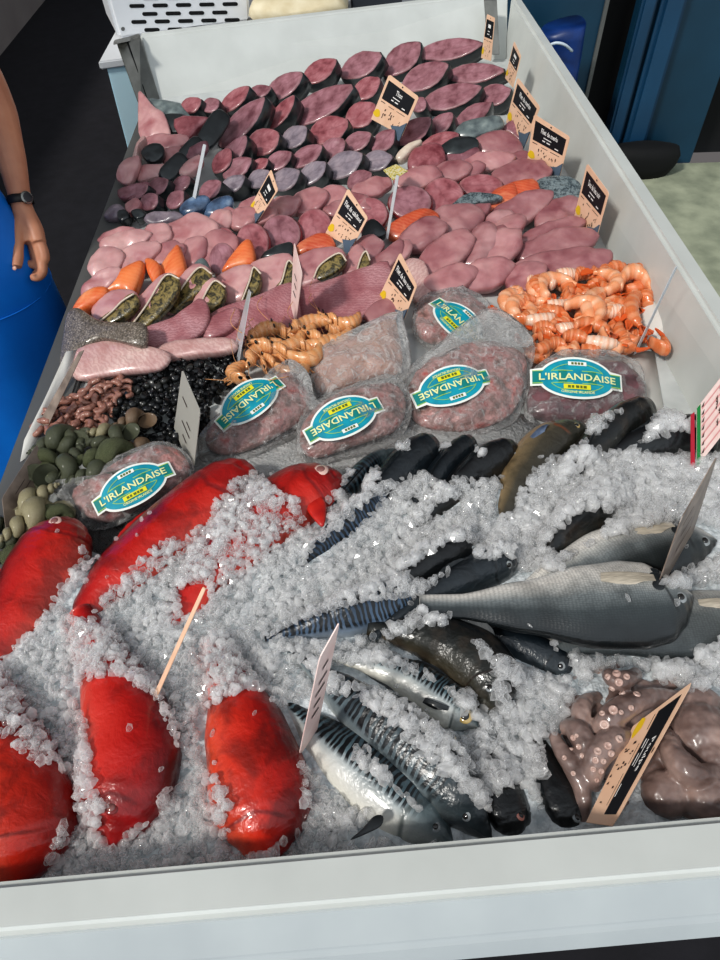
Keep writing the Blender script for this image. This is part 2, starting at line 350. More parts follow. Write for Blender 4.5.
def pillow(rim, n, top, bot, fr=(.97, .88, .7, .45, .2), p=2.4, wob=0.0, ax=None):
    """rounded slab: rim is a 3D outline, domed by top along n and by bot below"""
    n = n.normalized(); c = sum(rim, V())/len(rim); m = len(rim)
    ax = (ax or (max(rim, key=lambda q: (q-c).length)-c)).normalized(); ay = n.cross(ax)
    vs = list(rim); lev = [0]
    for f in fr:
        lev.append(len(vs))
        for q in rim:
            h = top*(1-f**p)**(1/p)
            if wob: h += wob*(noise.noise((c+(q-c)*f)*38))
            vs.append(c+(q-c)*f+n*h)
    top_c = len(vs); vs.append(c+n*top*(1+(wob*noise.noise(c*38)/max(top, 1e-6))))
    b0 = len(vs)
    for f in (.93, .6):
        for q in rim: vs.append(c+(q-c)*f-n*bot*(1-f**4)**.5)
    bc = len(vs); vs.append(c-n*bot)
    fs = []
    def band(a, b, rev=False):
        for i in range(m):
            j = (i+1) % m; f = (a+i, a+j, b+j, b+i); fs.append(f[::-1] if rev else f)
    seq = [0]+lev[1:]
    for a, b in zip(seq, seq[1:]): band(a, b)
    fs.extend((seq[-1]+i, seq[-1]+(i+1) % m, top_c) for i in range(m))
    band(0, b0, True); band(b0, b0+m, True); fs.extend((b0+m+(i+1) % m, b0+m+i, bc) for i in range(m))
    if (rim[1]-rim[0]).cross(rim[2]-rim[1]).dot(n) < 0 and sum(((rim[i]-c).cross(rim[(i+1) % m]-c)).dot(n) for i in range(m)) < 0: fs = [f[::-1] for f in fs]
    return vs, fs, [((q-c).dot(ax), (q-c).dot(ay)) for q in vs]
def ends_poly(x0, y0, x1, y1, w, shape='e', n=18, jit=.05):
    cx, cy = (x0+x1)/2, (y0+y1)/2; L = math.hypot(x1-x0, y1-y0)/2; ux, uy = (x1-x0)/2/L, (y1-y0)/2/L; out = []
    ux, uy = (x1-x0)/(2*L), (y1-y0)/(2*L); w = w/2; e = {'e': 1, 't': .95, 'b': .55, 'l': .9}[shape]
    for i in range(n):
        a = 2*math.pi*i/n; ca, sa = math.cos(a), math.sin(a)
        u = math.copysign(abs(ca)**e, ca); v = math.copysign(abs(sa)**e, sa)
        if shape == 't': v *= (1-.45*u)
        if shape == 'l': v *= (1-.55*u*u*(1 if u > 0 else .6))
        k = 1+R(-jit, jit); out.append((cx+ux*L*u*k-uy*w*v*k, cy+uy*L*u*k+ux*w*v*k))
    return out
def Wz(pts, z): return [W(x, y, z) for x, y in pts]
ORD = ['first', 'second', 'third', 'fourth', 'fifth', 'sixth', 'seventh', 'eighth', 'ninth', 'tenth', 'eleventh', 'twelfth', 'thirteenth', 'fourteenth', 'fifteenth', 'sixteenth', 'seventeenth', 'eighteenth', 'nineteenth', 'twentieth']
# text as mesh, normalised to a unit box (cached)
TXT = {}
def text(s, shear=0):
    if s not in TXT:
        cu = bpy.data.curves.new('t', 'FONT'); cu.body = s; cu.offset = .018; cu.resolution_u = 2; o = bpy.data.objects.new('t', cu); COL.objects.link(o)
        dg = bpy.context.evaluated_depsgraph_get(); me = bpy.data.meshes.new_from_object(o.evaluated_get(dg)); vs = [v.co.copy() for v in me.vertices]; fs = [tuple(p.vertices) for p in me.polygons]
        bpy.data.objects.remove(o); bpy.data.curves.remove(cu); bpy.data.meshes.remove(me)
        x0 = min(v.x for v in vs); x1 = max(v.x for v in vs); y0 = min(v.y for v in vs); y1 = max(v.y for v in vs)
        TXT[s] = ([((v.x-x0)/(x1-x0), (v.y-y0)/(y1-y0)) for v in vs], fs)
    return TXT[s]

# ------------------------------------------------------------------ fish
PROF = {
 'mackerel': [(0, .03), (.03, .22), (.08, .45), (.16, .75), (.28, .97), (.4, 1), (.55, .92), (.72, .62), (.86, .28), (.95, .13), (1, .15)],
 'bass': [(0, .06), (.03, .22), (.08, .42), (.15, .66), (.26, .92), (.38, 1), (.55, .93), (.75, .58), (.9, .28), (1, .26)],
 'round': [(0, .1), (.015, .38), (.05, .62), (.12, .84), (.25, .98), (.4, 1), (.6, .85), (.8, .5), (.93, .25), (1, .24)],
 'grouper': [(0, .1), (.03, .27), (.08, .46), (.16, .72), (.28, .95), (.42, 1), (.62, .86), (.82, .5), (1, .25)],
 'red': [(0, .14), (.02, .36), (.06, .56), (.13, .78), (.25, .98), (.38, 1), (.58, .86), (.78, .52), (.92, .27), (1, .26)],
}
FISH = []
class Fish:
    def __init__(s, label, cat, pts, zs, wpx, prof, mat, back, lift=.0, thick=.75, eye='eye_white', fin='fin_dark', group=None, name='whole_fish', eyes=(.1, .62), eye_r=.011, tail=False, pect=True, dorsal=True, bothfins=True, gk=1., pupil='pupil_dark'):
        """pts: px spine head->tail, zs heights, wpx px width at the thickest; back: px direction the back faces; lift: 0 lying on its side .. 1 back up"""
        n = 64; m = 40
        if isinstance(zs, (int, float)): zs = [zs]*len(pts)
        ctl = [W(x, y, z) for (x, y), z in zip(pts, zs)]; P = crom(ctl, n); s.P = P; L = sum((a-b).length for a, b in zip(P, P[1:])); s.L = L
        k = len(pts)//2; (ax, ay), (bx, by) = pts[0], pts[-1]; l = math.hypot(bx-ax, by-ay); px, py = -(by-ay)/l, (bx-ax)/l
        mx, my = (ax+bx)/2, (ay+by)/2; hw = (W(mx+px*wpx/2, my+py*wpx/2, zs[0])-W(mx-px*wpx/2, my-py*wpx/2, zs[0])).length/2; s.hw = hw
        bd = (W(mx+back[0]*5, my+back[1]*5, zs[0])-W(mx, my, zs[0])); bd.z = 0; bd.normalize()
        bd = (bd*math.cos(lift*math.pi/2)+V((0, 0, 1))*math.sin(lift*math.pi/2))
        vs, fs, uv = [], [], []; s.fr = []; hh = hw if lift < .6 else hw/thick
        for i in range(n):
            q = i/(n-1); q2 = q**1.35; s_ = q2
            x = s_*(n-1); a = min(int(x), n-2); p = P[a].lerp(P[a+1], x-a); tg = (P[a+1]-P[a]).normalized()
            D = (bd-tg*bd.dot(tg)).normalized(); Lt = tg.cross(D)
            f = lerp_list(PROF[prof], s_); s.fr.append((s_, p, D, Lt, f))
            for j in range(m):
                th = 2*math.pi*j/m; d = math.cos(th); w = math.sin(th)
                g = 1.0; gs = .235-.05*abs(d)
                if s_ < gs and d < .75: g += .035*gk*max(0, 1-(gs-s_)/.12)
                elif d < .75: g -= .03*gk*max(0, 1-(s_-gs)/.02)
                if s_ < .075 and -.45 < d < -.1: g *= .86
                lat = thick*(1-.12*abs(d)) if d > 0 else thick*(1-.05*abs(d))
                vs.append(p+D*(d*f*hh*g)+Lt*(w*f*hh*lat*g)); uv.append((s_, (d+1)/2))
        for i in range(n-1):
            for j in range(m): fs.append((i*m+j, i*m+(j+1) % m, (i+1)*m+(j+1) % m, (i+1)*m+j))
        fs += [tuple(range(m)), tuple((n-1)*m+j for j in range(m-1, -1, -1))]
        s.hh, s.thick = hh, thick
        mid = P[n//2]; s.root = thing(name, label, cat, (mid.x, mid.y, mid.z-hw*.6), group)
        s.body = mk('body', (vs, fs, uv), mat, s.root)
        FISH.append((vs, fs))
        for sd in (-1, 1):
            p, nn, tg = s.at(eyes[0], eyes[1], sd)
            e = mk('eye', s.disc(p-nn*.0008, nn, eye_r, .32), eye, s.root)
            mk('pupil', s.disc(p+nn*eye_r*.2, nn, eye_r*.56, .35), pupil, e)
            if pect: s.fan('pectoral_fin', fin, p=s.at(.27, .36, sd), L=hw*1.1, w=hw*.2, ang=R(-.1, .25))
        if tail:
            s_, p, D, Lt, f = s.fr[-1]; tg = (P[-1]-P[-2]).normalized(); T = hh*.9
            pts3 = [p-tg*.005+D*f*hh*.8, p+tg*T*1.1+D*T*.95, p+tg*T*.75+D*T*.4, p+tg*T*.45, p+tg*T*.75-D*T*.4, p+tg*T*1.1-D*T*.95, p-tg*.005-D*f*hh*.8]
            mk('tail_fin', prism(pts3, Lt*.0015), fin, s.root, smooth=False)
        if dorsal:
            s.ridge('dorsal_fin', fin, .36, .62, 1, .22)
            if bothfins: s.ridge('anal_fin', fin, .62, .78, -1, .2)
    def frame(s, q):
        for a, b in zip(s.fr, s.fr[1:]):
            if q <= b[0]: return b
        return s.fr[-1]
    def at(s, q, v, side):
        s_, p, D, Lt, f = s.frame(q); d = v*2-1; w = side*math.sqrt(max(0, 1-d*d)); lat = s.thick*(1-.12*abs(d))
        pos = p+D*(d*f*s.hh)+Lt*(w*f*s.hh*lat); nn = (D*d+Lt*w/lat).normalized()
        tg = Lt.cross(D)*-1; tg = D.cross(Lt)*-1 if False else (s.P[-1]-s.P[0]).normalized()
        return pos, nn, tg
    @staticmethod
    def disc(p, n, r, dome):
        a = n.orthogonal().normalized(); b = n.cross(a); vs, fs = [], []
        for k, f in enumerate((1, .85, .5)):
            for i in range(14):
                t = 2*math.pi*i/14; vs.append(p+(a*math.cos(t)+b*math.sin(t))*r*f+n*r*dome*math.sqrt(1-f*f))
        vs.append(p+n*r*dome)
        for k in range(2):
            for i in range(14): fs.append((k*14+i, k*14+(i+1) % 14, k*14+14+(i+1) % 14, k*14+14+i))
        fs += [(28+i, 28+(i+1) % 14, 42) for i in range(14)]
        return vs, fs
    def fan(s, name, mat, p, L, w, ang=0):
        pos, nn, tg = p; b = nn.cross(tg).normalized(); vs, fs = [], []; nr = 9
        for i in range(nr):
            t = (i/(nr-1)-.5)*2; d = (tg*math.cos(ang+t*.13)+b*math.sin(ang+t*.13)); l = L*(1-.3*abs(t)-.25*t)
            for k in range(5):
                q = k/4; vs.append(pos+b*t*w*.45+d*l*q+nn*(.002+.004*q*(1-q)*4+.0008*(i % 2)))
        for i in range(nr-1):
            for k in range(4): fs.append((i*5+k, i*5+k+1, i*5+6+k, i*5+5+k))
        mk(name, (vs, fs), mat, s.root)
    def ridge(s, name, mat, a, b, sg, h):
        vs, fs = [], []; n = 14
        for i in range(n):
            q = a+(b-a)*i/(n-1); s_, p, D, Lt, f = s.frame(q); k = math.sin(math.pi*min(1, (i/(n-1))*1.0+.12)) if i < n-1 else .1
            base = p+D*sg*f*s.hh*.97; tip = base+D*sg*s.hh*h*max(k, .05)*(1+.12*(i % 2))+(s.P[-1]-s.P[0]).normalized()*s.hh*.12
            vs += [base-Lt*.001, base+Lt*.001, tip]
        for i in range(n-1): fs += [(3*i, 3*i+3, 3*i+5, 3*i+2), (3*i+1, 3*i+2, 3*i+5, 3*i+4)]
        mk(name, (vs, fs), mat, s.root, smooth=False)
# ================================================================== THE SETTING
def struct(name, vf, mat, smooth=False, parent=None):
    o = mk(name, vf, mat, parent, smooth=smooth); o['kind'] = 'structure'; return o
struct('floor', box(-2.6, .95, -1.5, 8, -.05, 0), 'floor_dark')
struct('floor_right', box(.95, 5, -1.5, 3.62, -.05, 0), 'concrete')
struct('wall_left', box(-2.6, -2.28, -1.5, 7.9, 0, 1.0), 'grey_wall')
struct('wall_back', box(-2.28, 1.1, 7.6, 7.75, 0, 2.6), 'floor_dark')
struct('baseboard_back', box(-2.28, 1.1, 7.55, 7.6, 0, .12), 'brown_trim')
# teal doors and dark openings on the right, standing at Y = 3.62
YD = 3.62
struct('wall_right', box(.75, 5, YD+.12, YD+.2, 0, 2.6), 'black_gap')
def pan(x0a, x0b, x1a, x1b, y0, mat, name, z1=2.3, parent=None):
    a, b = onY(x0a, y0, YD).x, onY(x1a, y0, YD).x
    return struct(name, box(a, b, YD, YD+.06, .02, z1, .004), mat, parent=parent)
xa = onY(590, 80, YD).x; xb = onY(612, 115, YD).x; xc = onY(690, 163, YD).x; xp = onY(645, 100, YD).x
d1 = struct('door_1', box(.78, xa, YD, YD+.06, .0, 2.3, .004), 'teal_panel'); struct('door_edge', box(xa-.012, xa+.006, YD-.012, YD, 0, 2.3), 'dull_steel', parent=d1)
d2 = struct('door_2', box(xb, xc, YD, YD+.06, .0, 2.3, .004), 'teal_panel')
struct('door_post', box(xb, xb+.07, YD-.03, YD, 0, 2.3, .012), 'blue_post', parent=d2); struct('door_post', box(xb+.085, xb+.2, YD-.05, YD, 0, 2.3, .02), 'blue_post', parent=d2)
struct('door_3', box(xc+.35, xc+1.3, YD, YD+.06, 0, 2.3, .004), 'teal_panel')

# ================================================================== THE DISPLAY COUNTER
ctr = thing('display_counter', 'long white fish display counter with raised rim, filled with ice and seafood', 'counter', (.05, 1.4, 0))
mk('bed', box(-.545, .69, .15, 2.8, .76, .8), 'bed_white', ctr, smooth=False)
def yin(x): return .1763+.0288*x
def yout(x): return .1264+.0216*x
xl, xr = -.60, .735
vf = hexa([(xl, yout(xl)+.01, .78), (xr, yout(xr)+.01, .78), (xr, yin(xr)+.004, .78), (xl, yin(xl)+.004, .78), (xl, yout(xl), .947), (xr, yout(xr), .947), (xr, yin(xr), .947), (xl, yin(xl), .947)], .007, 3)
mk('front_rim', vf, 'tub_white', ctr, smooth=False)
vf = hexa([(xl, yout(xl)-.004, .862), (xr, yout(xr)-.004, .862), (xr, yout(xr)+.02, .862), (xl, yout(xl)+.02, .862), (xl, yout(xl)-.004, .916), (xr, yout(xr)-.004, .916), (xr, yout(xr)+.02, .916), (xl, yout(xl)+.02, .916)], .004)
vf = hexa([(xl, yout(xl)-.045, .868), (xr, yout(xr)-.045, .868), (xr, yout(xr)+.02, .868), (xl, yout(xl)+.02, .868), (xl, yout(xl)-.03, .896), (xr, yout(xr)-.03, .896), (xr, yout(xr)+.02, .93), (xl, yout(xl)+.02, .93)], .005, 3)
mk('front_lip', vf, 'lip_shaded_white', ctr, smooth=False)
vf = hexa([(.668, .19, .78), (.735, .15, .78), (.735, 3.05, .78), (.668, 2.84, .78), (.686, .19, .947), (.735, .15, .947), (.735, 3.05, .947), (.698, 2.98, .947)], .008, 3)
mk('right_wall', vf, 'tub_white', ctr, smooth=False)
bl0, br0, bl1, br1 = V((-.565, 2.516, .79)), V((.675, 2.80, .79)), V((-.606, 2.65, .947)), V((.70, 3.03, .947))
o = V((-.006, .03, .004))
mk('back_wall', hexa([bl0, br0, br0+o, bl0+o, bl1, br1, br1+o, bl1+o], .006), 'tub_white', ctr, smooth=False)
q = [W(117, 45, .955), W(140, 37, .955), W(160, 100, .80), W(141, 112, .80)]
mk('corner_post', hexa([q[3], q[2], q[2]+o, q[3]+o, q[0], q[1], q[1]+o, q[0]+o], .003), 'steel', ctr, smooth=False)
pm = [q[0].lerp(q[1], .45), q[3].lerp(q[2], .45)]; nn = V((0, -.004, .003))
mk('post_seam', prism([pm[0]+nn, pm[0].lerp(q[1], .06)+nn, pm[1].lerp(q[2], .06)+nn, pm[1]+nn], V((0, .001, 0))), 'black_gap', ctr, smooth=False)
mk('post_cap', hexa([W(113, 45, .955), W(131, 41, .955), W(131, 36, .955), W(114, 40, .955), W(113, 45, .968), W(131, 41, .968), W(131, 36, .968), W(114, 40, .968)], .003), 'steel', ctr, smooth=False)
q = [W(484, 0, .96), W(497, 0, .96), W(500, 55, .83), W(488, 55, .83)]; b_ = V((0, .012, .003))
mk('corner_post', hexa([q[3], q[2], q[2]+b_, q[3]+b_, q[0], q[1], q[1]+b_, q[0]+b_], .002), 'steel', ctr, smooth=False)
mk('left_edge', box(-.595, -.515, .13, 2.47, .785, .815, .004), 'dull_steel', ctr, smooth=False)
mk('counter_body', box(-.54, .68, .22, 2.42, .0, .76, .01), 'black_gap', ctr, smooth=False)

# ================================================================== BEHIND THE COUNTER
a = W(98, 62, .86); bk = W(112, 27, .86)
cb = thing('side_cabinet', 'pale blue cabinet with a white top standing behind the counter at left', 'cabinet', (.0, 3.2, 0))
mk('cabinet_top', hexa([(a.x, a.y, .835), (.55, a.y+.42, .835), (.55, a.y+1.5, .835), (bk.x+.02, a.y+1.0, .835), (a.x, a.y, .86), (.55, a.y+.42, .86), (.55, a.y+1.5, .86), (bk.x+.02, a.y+1.0, .86)], .004), 'white_top', cb, smooth=False)
mk('cabinet_body', hexa([(a.x+.02, a.y+.015, 0), (.53, a.y+.435, 0), (.53, a.y+1.45, 0), (a.x+.03, a.y+.95, 0), (a.x+.02, a.y+.015, .835), (.53, a.y+.435, .835), (.53, a.y+1.45, .835), (a.x+.03, a.y+.95, .835)], .003), 'pale_blue', cb, smooth=False)
# perforated crate
P0 = W(119, 40, .862); P1 = W(251, 22, .862); dx = (P1-P0); dx.z = 0; wd = dx.length; dx.normalize(); dy = V((-dx.y, dx.x, 0))
cr = thing('perforated_crate', 'white perforated plastic crate standing on the cabinet behind the counter', 'crate', (P0+P1)/2)
hc = .3
def cp(u, w, z): return P0+dx*u+dy*w+V((0, 0, z))
mk('crate_body', hexa([cp(0, 0, 0), cp(wd, 0, 0), cp(wd, .3, 0), cp(0, .3, 0), cp(-.015, -.015, hc), cp(wd+.015, -.015, hc), cp(wd+.015, .315, hc), cp(-.015, .315, hc)], .012, 3), 'crate_white', cr, smooth=False)
nF = (cp(1, 0, 0)-cp(0, 0, 0)).cross(cp(0, -.015, hc)-cp(0, 0, 0)).normalized()
slots = []
for row, (yy, off) in enumerate([(30, 152), (22, 139), (14, 150), (6, 137), (-2, 150), (-10, 137)]):
    for k in range(6):
        x = off+k*23.3; y = yy-(k*23.3)*.02
        if x > 243: continue
        poly = [(x+math.copysign(5.5, math.cos(t))+2.2*math.cos(t), y+2.0*math.sin(t)) for t in [i*math.pi/6+.01 for i in range(12)]]
        pl = [onP(px_, py_, cp(0, 0, 0)+nF*.0012, nF) for px_, py_ in poly]
        slots.append(prism(pl, -nF*.002))
mk('vent_slots', join(*slots), 'black_gap', cr, smooth=False, kind=None)
pl = [onP(123+2*math.cos(t), 29+2*math.sin(t), cp(0, 0, 0)+nF*.0012, nF) for t in [i*math.pi/6 for i in range(12)]]
mk('rivet', prism(pl, -nF*.002), 'dull_steel', cr, smooth=False)
# sack and dark box
zt = .862
rim = smooth_closed(Wz([(255, 20), (256, 2), (270, -14), (318, -16), (344, -8), (348, 8), (340, 16)], zt+.05), 3)
mk('folded_sack', pillow(rim, V((0, -.4, .9)), .07, .05, wob=.02), 'beige_sack', label='beige folded paper sack behind the back wall of the counter', cat='sack', group=None)
p0 = W(352, 14, zt); p1 = W(402, 6, zt)
mk('storage_box', hexa([p0, p1, p1+V((0, .25, 0)), p0+V((0, .25, 0)), p0+V((0, 0, .14)), p1+V((0, 0, .14)), p1+V((0, .25, .14)), p0+V((0, .25, .14))], .006), 'dark_box', label='dark grey box behind the back wall, right of the beige sack', cat='box', smooth=False)
# blue bag with white handle
Yb = 3.28
def bagp(px_, py_): return onY(px_, py_, Yb)
top = [bagp(543, 42), bagp(556, 29), bagp(570, 25), bagp(583, 26)]
bag = thing('blue_bag', 'blue plastic bag with a white handle standing behind the right rim', 'bag', (bagp(565, 60).x, Yb, 0))
x0, x1 = bagp(541, 60).x, bagp(586, 60).x; zt_ = bagp(570, 26).z
vs, fs = [], []
for i in range(13):
    z = zt_*i/12
    for j in range(20):
        t = 2*math.pi*j/20; k = 1-.12*(i/12)**3; x = (x0+x1)/2+(x1-x0)/2*k*math.copysign(abs(math.cos(t))**.6, math.cos(t)); y = Yb+.09+.1*k*math.copysign(abs(math.sin(t))**.6, math.sin(t))
        zz = z-(.05*(1-(x-x0)/(x1-x0)) if i == 12 else 0)
        vs.append(V((x+.012*noise.noise(V((x*9, y*9, z*9))), y+.02*noise.noise(V((x*7+5, y*9, z*8))), zz)))
for i in range(12):
    for j in range(20): fs.append((i*20+j, i*20+(j+1) % 20, (i+1)*20+(j+1) % 20, (i+1)*20+j))
fs += [tuple(range(19, -1, -1)), tuple(12*20+j for j in range(20))]
mk('bag_body', (vs, fs), 'bag_blue', bag)
hp = [onY(548, 46, Yb-.03), onY(556, 43, Yb-.05), onY(565, 45, Yb-.05), onY(572, 51, Yb-.03)]
mk('bag_handle', tube(hp, .006, 8), 'bag_handle_white', bag)
bp = W(640, 165, 0)
vs, fs = [], []
prof = [(0, 0), (.15, 0), (.18, .05), (.19, .1), (.17, .14), (.1, .155), (0, .158)]
for i, (r, z) in enumerate(prof):
    for j in range(20): vs.append(V((bp.x-.04+r*math.cos(j*math.pi/10), bp.y-.1+r*.42*math.sin(j*math.pi/10), z)))
for i in range(len(prof)-1):
    for j in range(20): fs.append((i*20+j, i*20+(j+1) % 20, (i+1)*20+(j+1) % 20, (i+1)*20+j))
mk('rubber_bucket', (vs, fs), 'black_gap', label='low black rounded bucket on the floor in front of the teal door', cat='bucket')

# ================================================================== THE PERSON AT LEFT
def remesh(vf, size, sm=2):
    me = bpy.data.meshes.new('tmp'); me.from_pydata([V(p) for p in vf[0]], [], vf[1]); o = bpy.data.objects.new('tmp', me); COL.objects.link(o)
    m = o.modifiers.new('r', 'REMESH'); m.mode = 'VOXEL'; m.voxel_size = size
    if sm: m = o.modifiers.new('s', 'SMOOTH'); m.iterations = sm; m.factor = .5
    dg = bpy.context.evaluated_depsgraph_get(); e = bpy.data.meshes.new_from_object(o.evaluated_get(dg))
    r = [v.co.copy() for v in e.vertices], [tuple(p.vertices) for p in e.polygons]
    bpy.data.objects.remove(o); bpy.data.meshes.remove(me); bpy.data.meshes.remove(e); return r
def ball(c, rx, ry, rz, n=14):
    vs, fs = [V(c)+V((0, 0, -rz))], []
    for i in range(1, n):
        f = math.pi*i/n
        for j in range(n): t = 2*math.pi*j/n; vs.append(V(c)+V((rx*math.sin(f)*math.cos(t), ry*math.sin(f)*math.sin(t), -rz*math.cos(f))))
    vs.append(V(c)+V((0, 0, rz))); e = len(vs)-1
    for j in range(n): fs.append((0, 1+(j+1) % n, 1+j)); fs.append((e, e-n+j, e-n+(j+1) % n))
    for i in range(n-2):
        for j in range(n): a_ = 1+i*n; fs.append((a_+j, a_+(j+1) % n, a_+n+(j+1) % n, a_+n+j))
    return vs, fs
per = thing('person', 'person standing left of the counter in blue with a black wristwatch, one arm hanging down', 'person', (-.98, 1.5, 0))
wr = W(21, 203, .945); fm = W(9, 150, 1.035); fm2 = W(-6, 105, 1.12); el = W(-28, 62, 1.2); sh = V((el.x-.04, el.y-.06, 1.47))
def h(x, y, z): return W(x, y, z)
kn = [h(38, 238, .883), h(34, 240, .88), h(29, 240, .878), h(24.5, 236, .88)]
parts = [tube([sh, el.lerp(sh, .5), el, fm2, fm, wr], [(0, .055), (.35, .048), (.45, .045), (.62, .042), (.8, .033), (1, .0235)], 16, 30),
         tube([wr, h(27, 216, .922), h(35, 230, .9), h(39, 243, .88)], [(0, .022), (.4, .021), (1, .0165)], 14, 14), tube([wr, h(23, 216, .922), h(27, 230, .9), h(29, 243, .88)], [(0, .022), (.4, .021), (1, .0165)], 14, 14), tube([wr, h(25, 216, .915), h(31, 230, .893), h(34, 243, .872)], [(0, .022), (.4, .021), (1, .0165)], 14, 14),
         tube([h(29, 224, .905), h(37, 238, .886), h(43, 250, .866), h(44, 260, .848), h(36, 264, .838), h(27, 264, .838)], [(0, .013), (.5, .0125), (1, .0095)], 10, 24),
         tube([h(28, 226, .9), h(36, 244, .875), h(41, 258, .85), h(42.5, 271, .83), h(38, 277, .824), h(32, 277, .822)], [(0, .013), (.5, .012), (1, .009)], 10, 24),
         tube([h(27, 226, .893), h(33, 246, .868), h(38, 262, .842), h(39, 271, .826), h(34, 275, .82)], [(0, .011), (.5, .0105), (1, .008)], 10, 24),
         tube([h(26, 226, .888), h(30, 246, .862), h(34, 260, .838), h(35, 269, .824)], [(0, .011), (.5, .0095), (1, .0075)], 10, 20),
         tube([h(23, 213, .924), h(19, 228, .908), h(17.5, 246, .885), h(18, 257, .87), h(17, 267, .858)], [(0, .018), (.4, .0145), (.75, .0125), (1, .0105)], 10, 24)]
cx, cy = -.98, 1.5
parts += [tube([(cx, cy, .9), (cx, cy, 1.1), (cx, cy, 1.3), (cx, cy, 1.45), (cx, cy, 1.5), (cx, cy+.01, 1.58)], [(0, .14), (.3, .125), (.6, .155), (.8, .12), (.9, .065), (1, .055)], 18, 24),
          tube([(cx-.05, cy, 1.44), sh], [(0, .07), (1, .058)], 12, 8), tube([(cx, cy-.02, 1.44), (cx-.2, cy+.02, 1.46), (cx-.24, cy+.04, 1.2), (cx-.22, cy-.1, .98), (cx-.2, cy-.15, .85)], [(0, .07), (.4, .052), (.7, .04), (1, .025)], 12, 24),
          ball((cx+.01, cy-.01, 1.68), .078, .095, .115), ball((cx+.04, cy-.1, 1.665), .014, .02, .018), ball((cx-.075, cy, 1.67), .012, .02, .03), ball((cx+.09, cy, 1.67), .012, .02, .03),
          tube([(cx-.09, cy, .92), (cx-.1, cy, .5), (cx-.1, cy+.02, .08), (cx-.1, cy-.12, .04)], [(0, .1), (.4, .065), (.8, .042), (1, .035)], 12, 20),
          tube([(cx+.08, cy, .92), (cx+.09, cy, .5), (cx+.09, cy+.02, .08), (cx+.09, cy-.12, .04)], [(0, .1), (.4, .065), (.8, .042), (1, .035)], 12, 20)]
mk('body', remesh(join(*parts), .0027, 3), 'skin_tan', per)
# blue apron: right-hand outline taken from the garment edge
e1 = W(36, 245, .87)
rx = e1.x-cx
def ring(z, r_, ry): return [(cx+r_*math.cos(t)*1.0, cy+ry*math.sin(t)+.0, z) for t in [i*math.pi/16 for i in range(32)]]
vs, fs = [], []
lv = [(.03, 1.06), (.3, 1.03), (.6, 1.0), (.8, .97), (.9, .93), (1.0, .84), (1.08, .74), (1.2, .68), (1.34, .72), (1.42, .6)]
for z, k in lv:
    for i, (x, y, zz) in enumerate(ring(z, rx*k, .2*k)):
        vs.append(V((x+.006*noise.noise(V((x*6, y*6, z*5))), y+.012*math.sin(i*1.3+z*2)*(1-z/1.5), zz)))
for i in range(len(lv)-1):
    for j in range(32): fs.append((i*32+j, i*32+(j+1) % 32, (i+1)*32+(j+1) % 32, (i+1)*32+j))
ap = mk('apron', (vs, fs), 'cloth_blue', per, label='bright blue apron')
hem = []
for k in range(33):
    t = k*math.pi/16; hem.append((cx+(rx*.975)*math.cos(t), cy+(.2*.975)*math.sin(t), .76))
mk('apron_seam', tube(hem, .0013, 6, 66), 'cloth_blue', ap)
mk('hair', ball((cx, cy+.02, 1.72), .086, .1, .1), 'hair_dark', per)
d_ = (wr-fm).normalized(); c_ = wr-d_*.006
sa = d_.orthogonal().normalized(); sb = d_.cross(sa)
vs, fs = [], []
for w_ in (-.009, .009):
    for rr in (.0262, .0285):
        for j in range(24): t = j*math.pi/12; vs.append(c_+d_*w_+(sa*math.cos(t)+sb*math.sin(t))*rr)
for j in range(24):
    k = (j+1) % 24; fs += [(j, k, 24+k, 24+j), (48+j, 72+j, 72+k, 48+k), (24+j, 24+k, 72+k, 72+j), (j, 48+j, 48+k, k)]
wt = mk('wristwatch', (vs, fs), 'strap_black', per, label='black strapped wristwatch')
vd = (V((rt.x, rt.y, 0))*.85-fw*.6).normalized(); vd = (vd-d_*vd.dot(d_)).normalized()
mk('watch_case', Fish.disc(c_+vd*.028, vd, .0145, .25), 'watch_steel', wt); mk('watch_dial', Fish.disc(c_+vd*.0312, vd, .0108, .1), 'watch_dial', wt)
th = h(16.8, 267.5, .862); mk('thumbnail', Fish.disc(th+V((-.001, -.0095, .0045)), V((-.1, -.75, .65)).normalized(), .005, .12), 'nail', per)
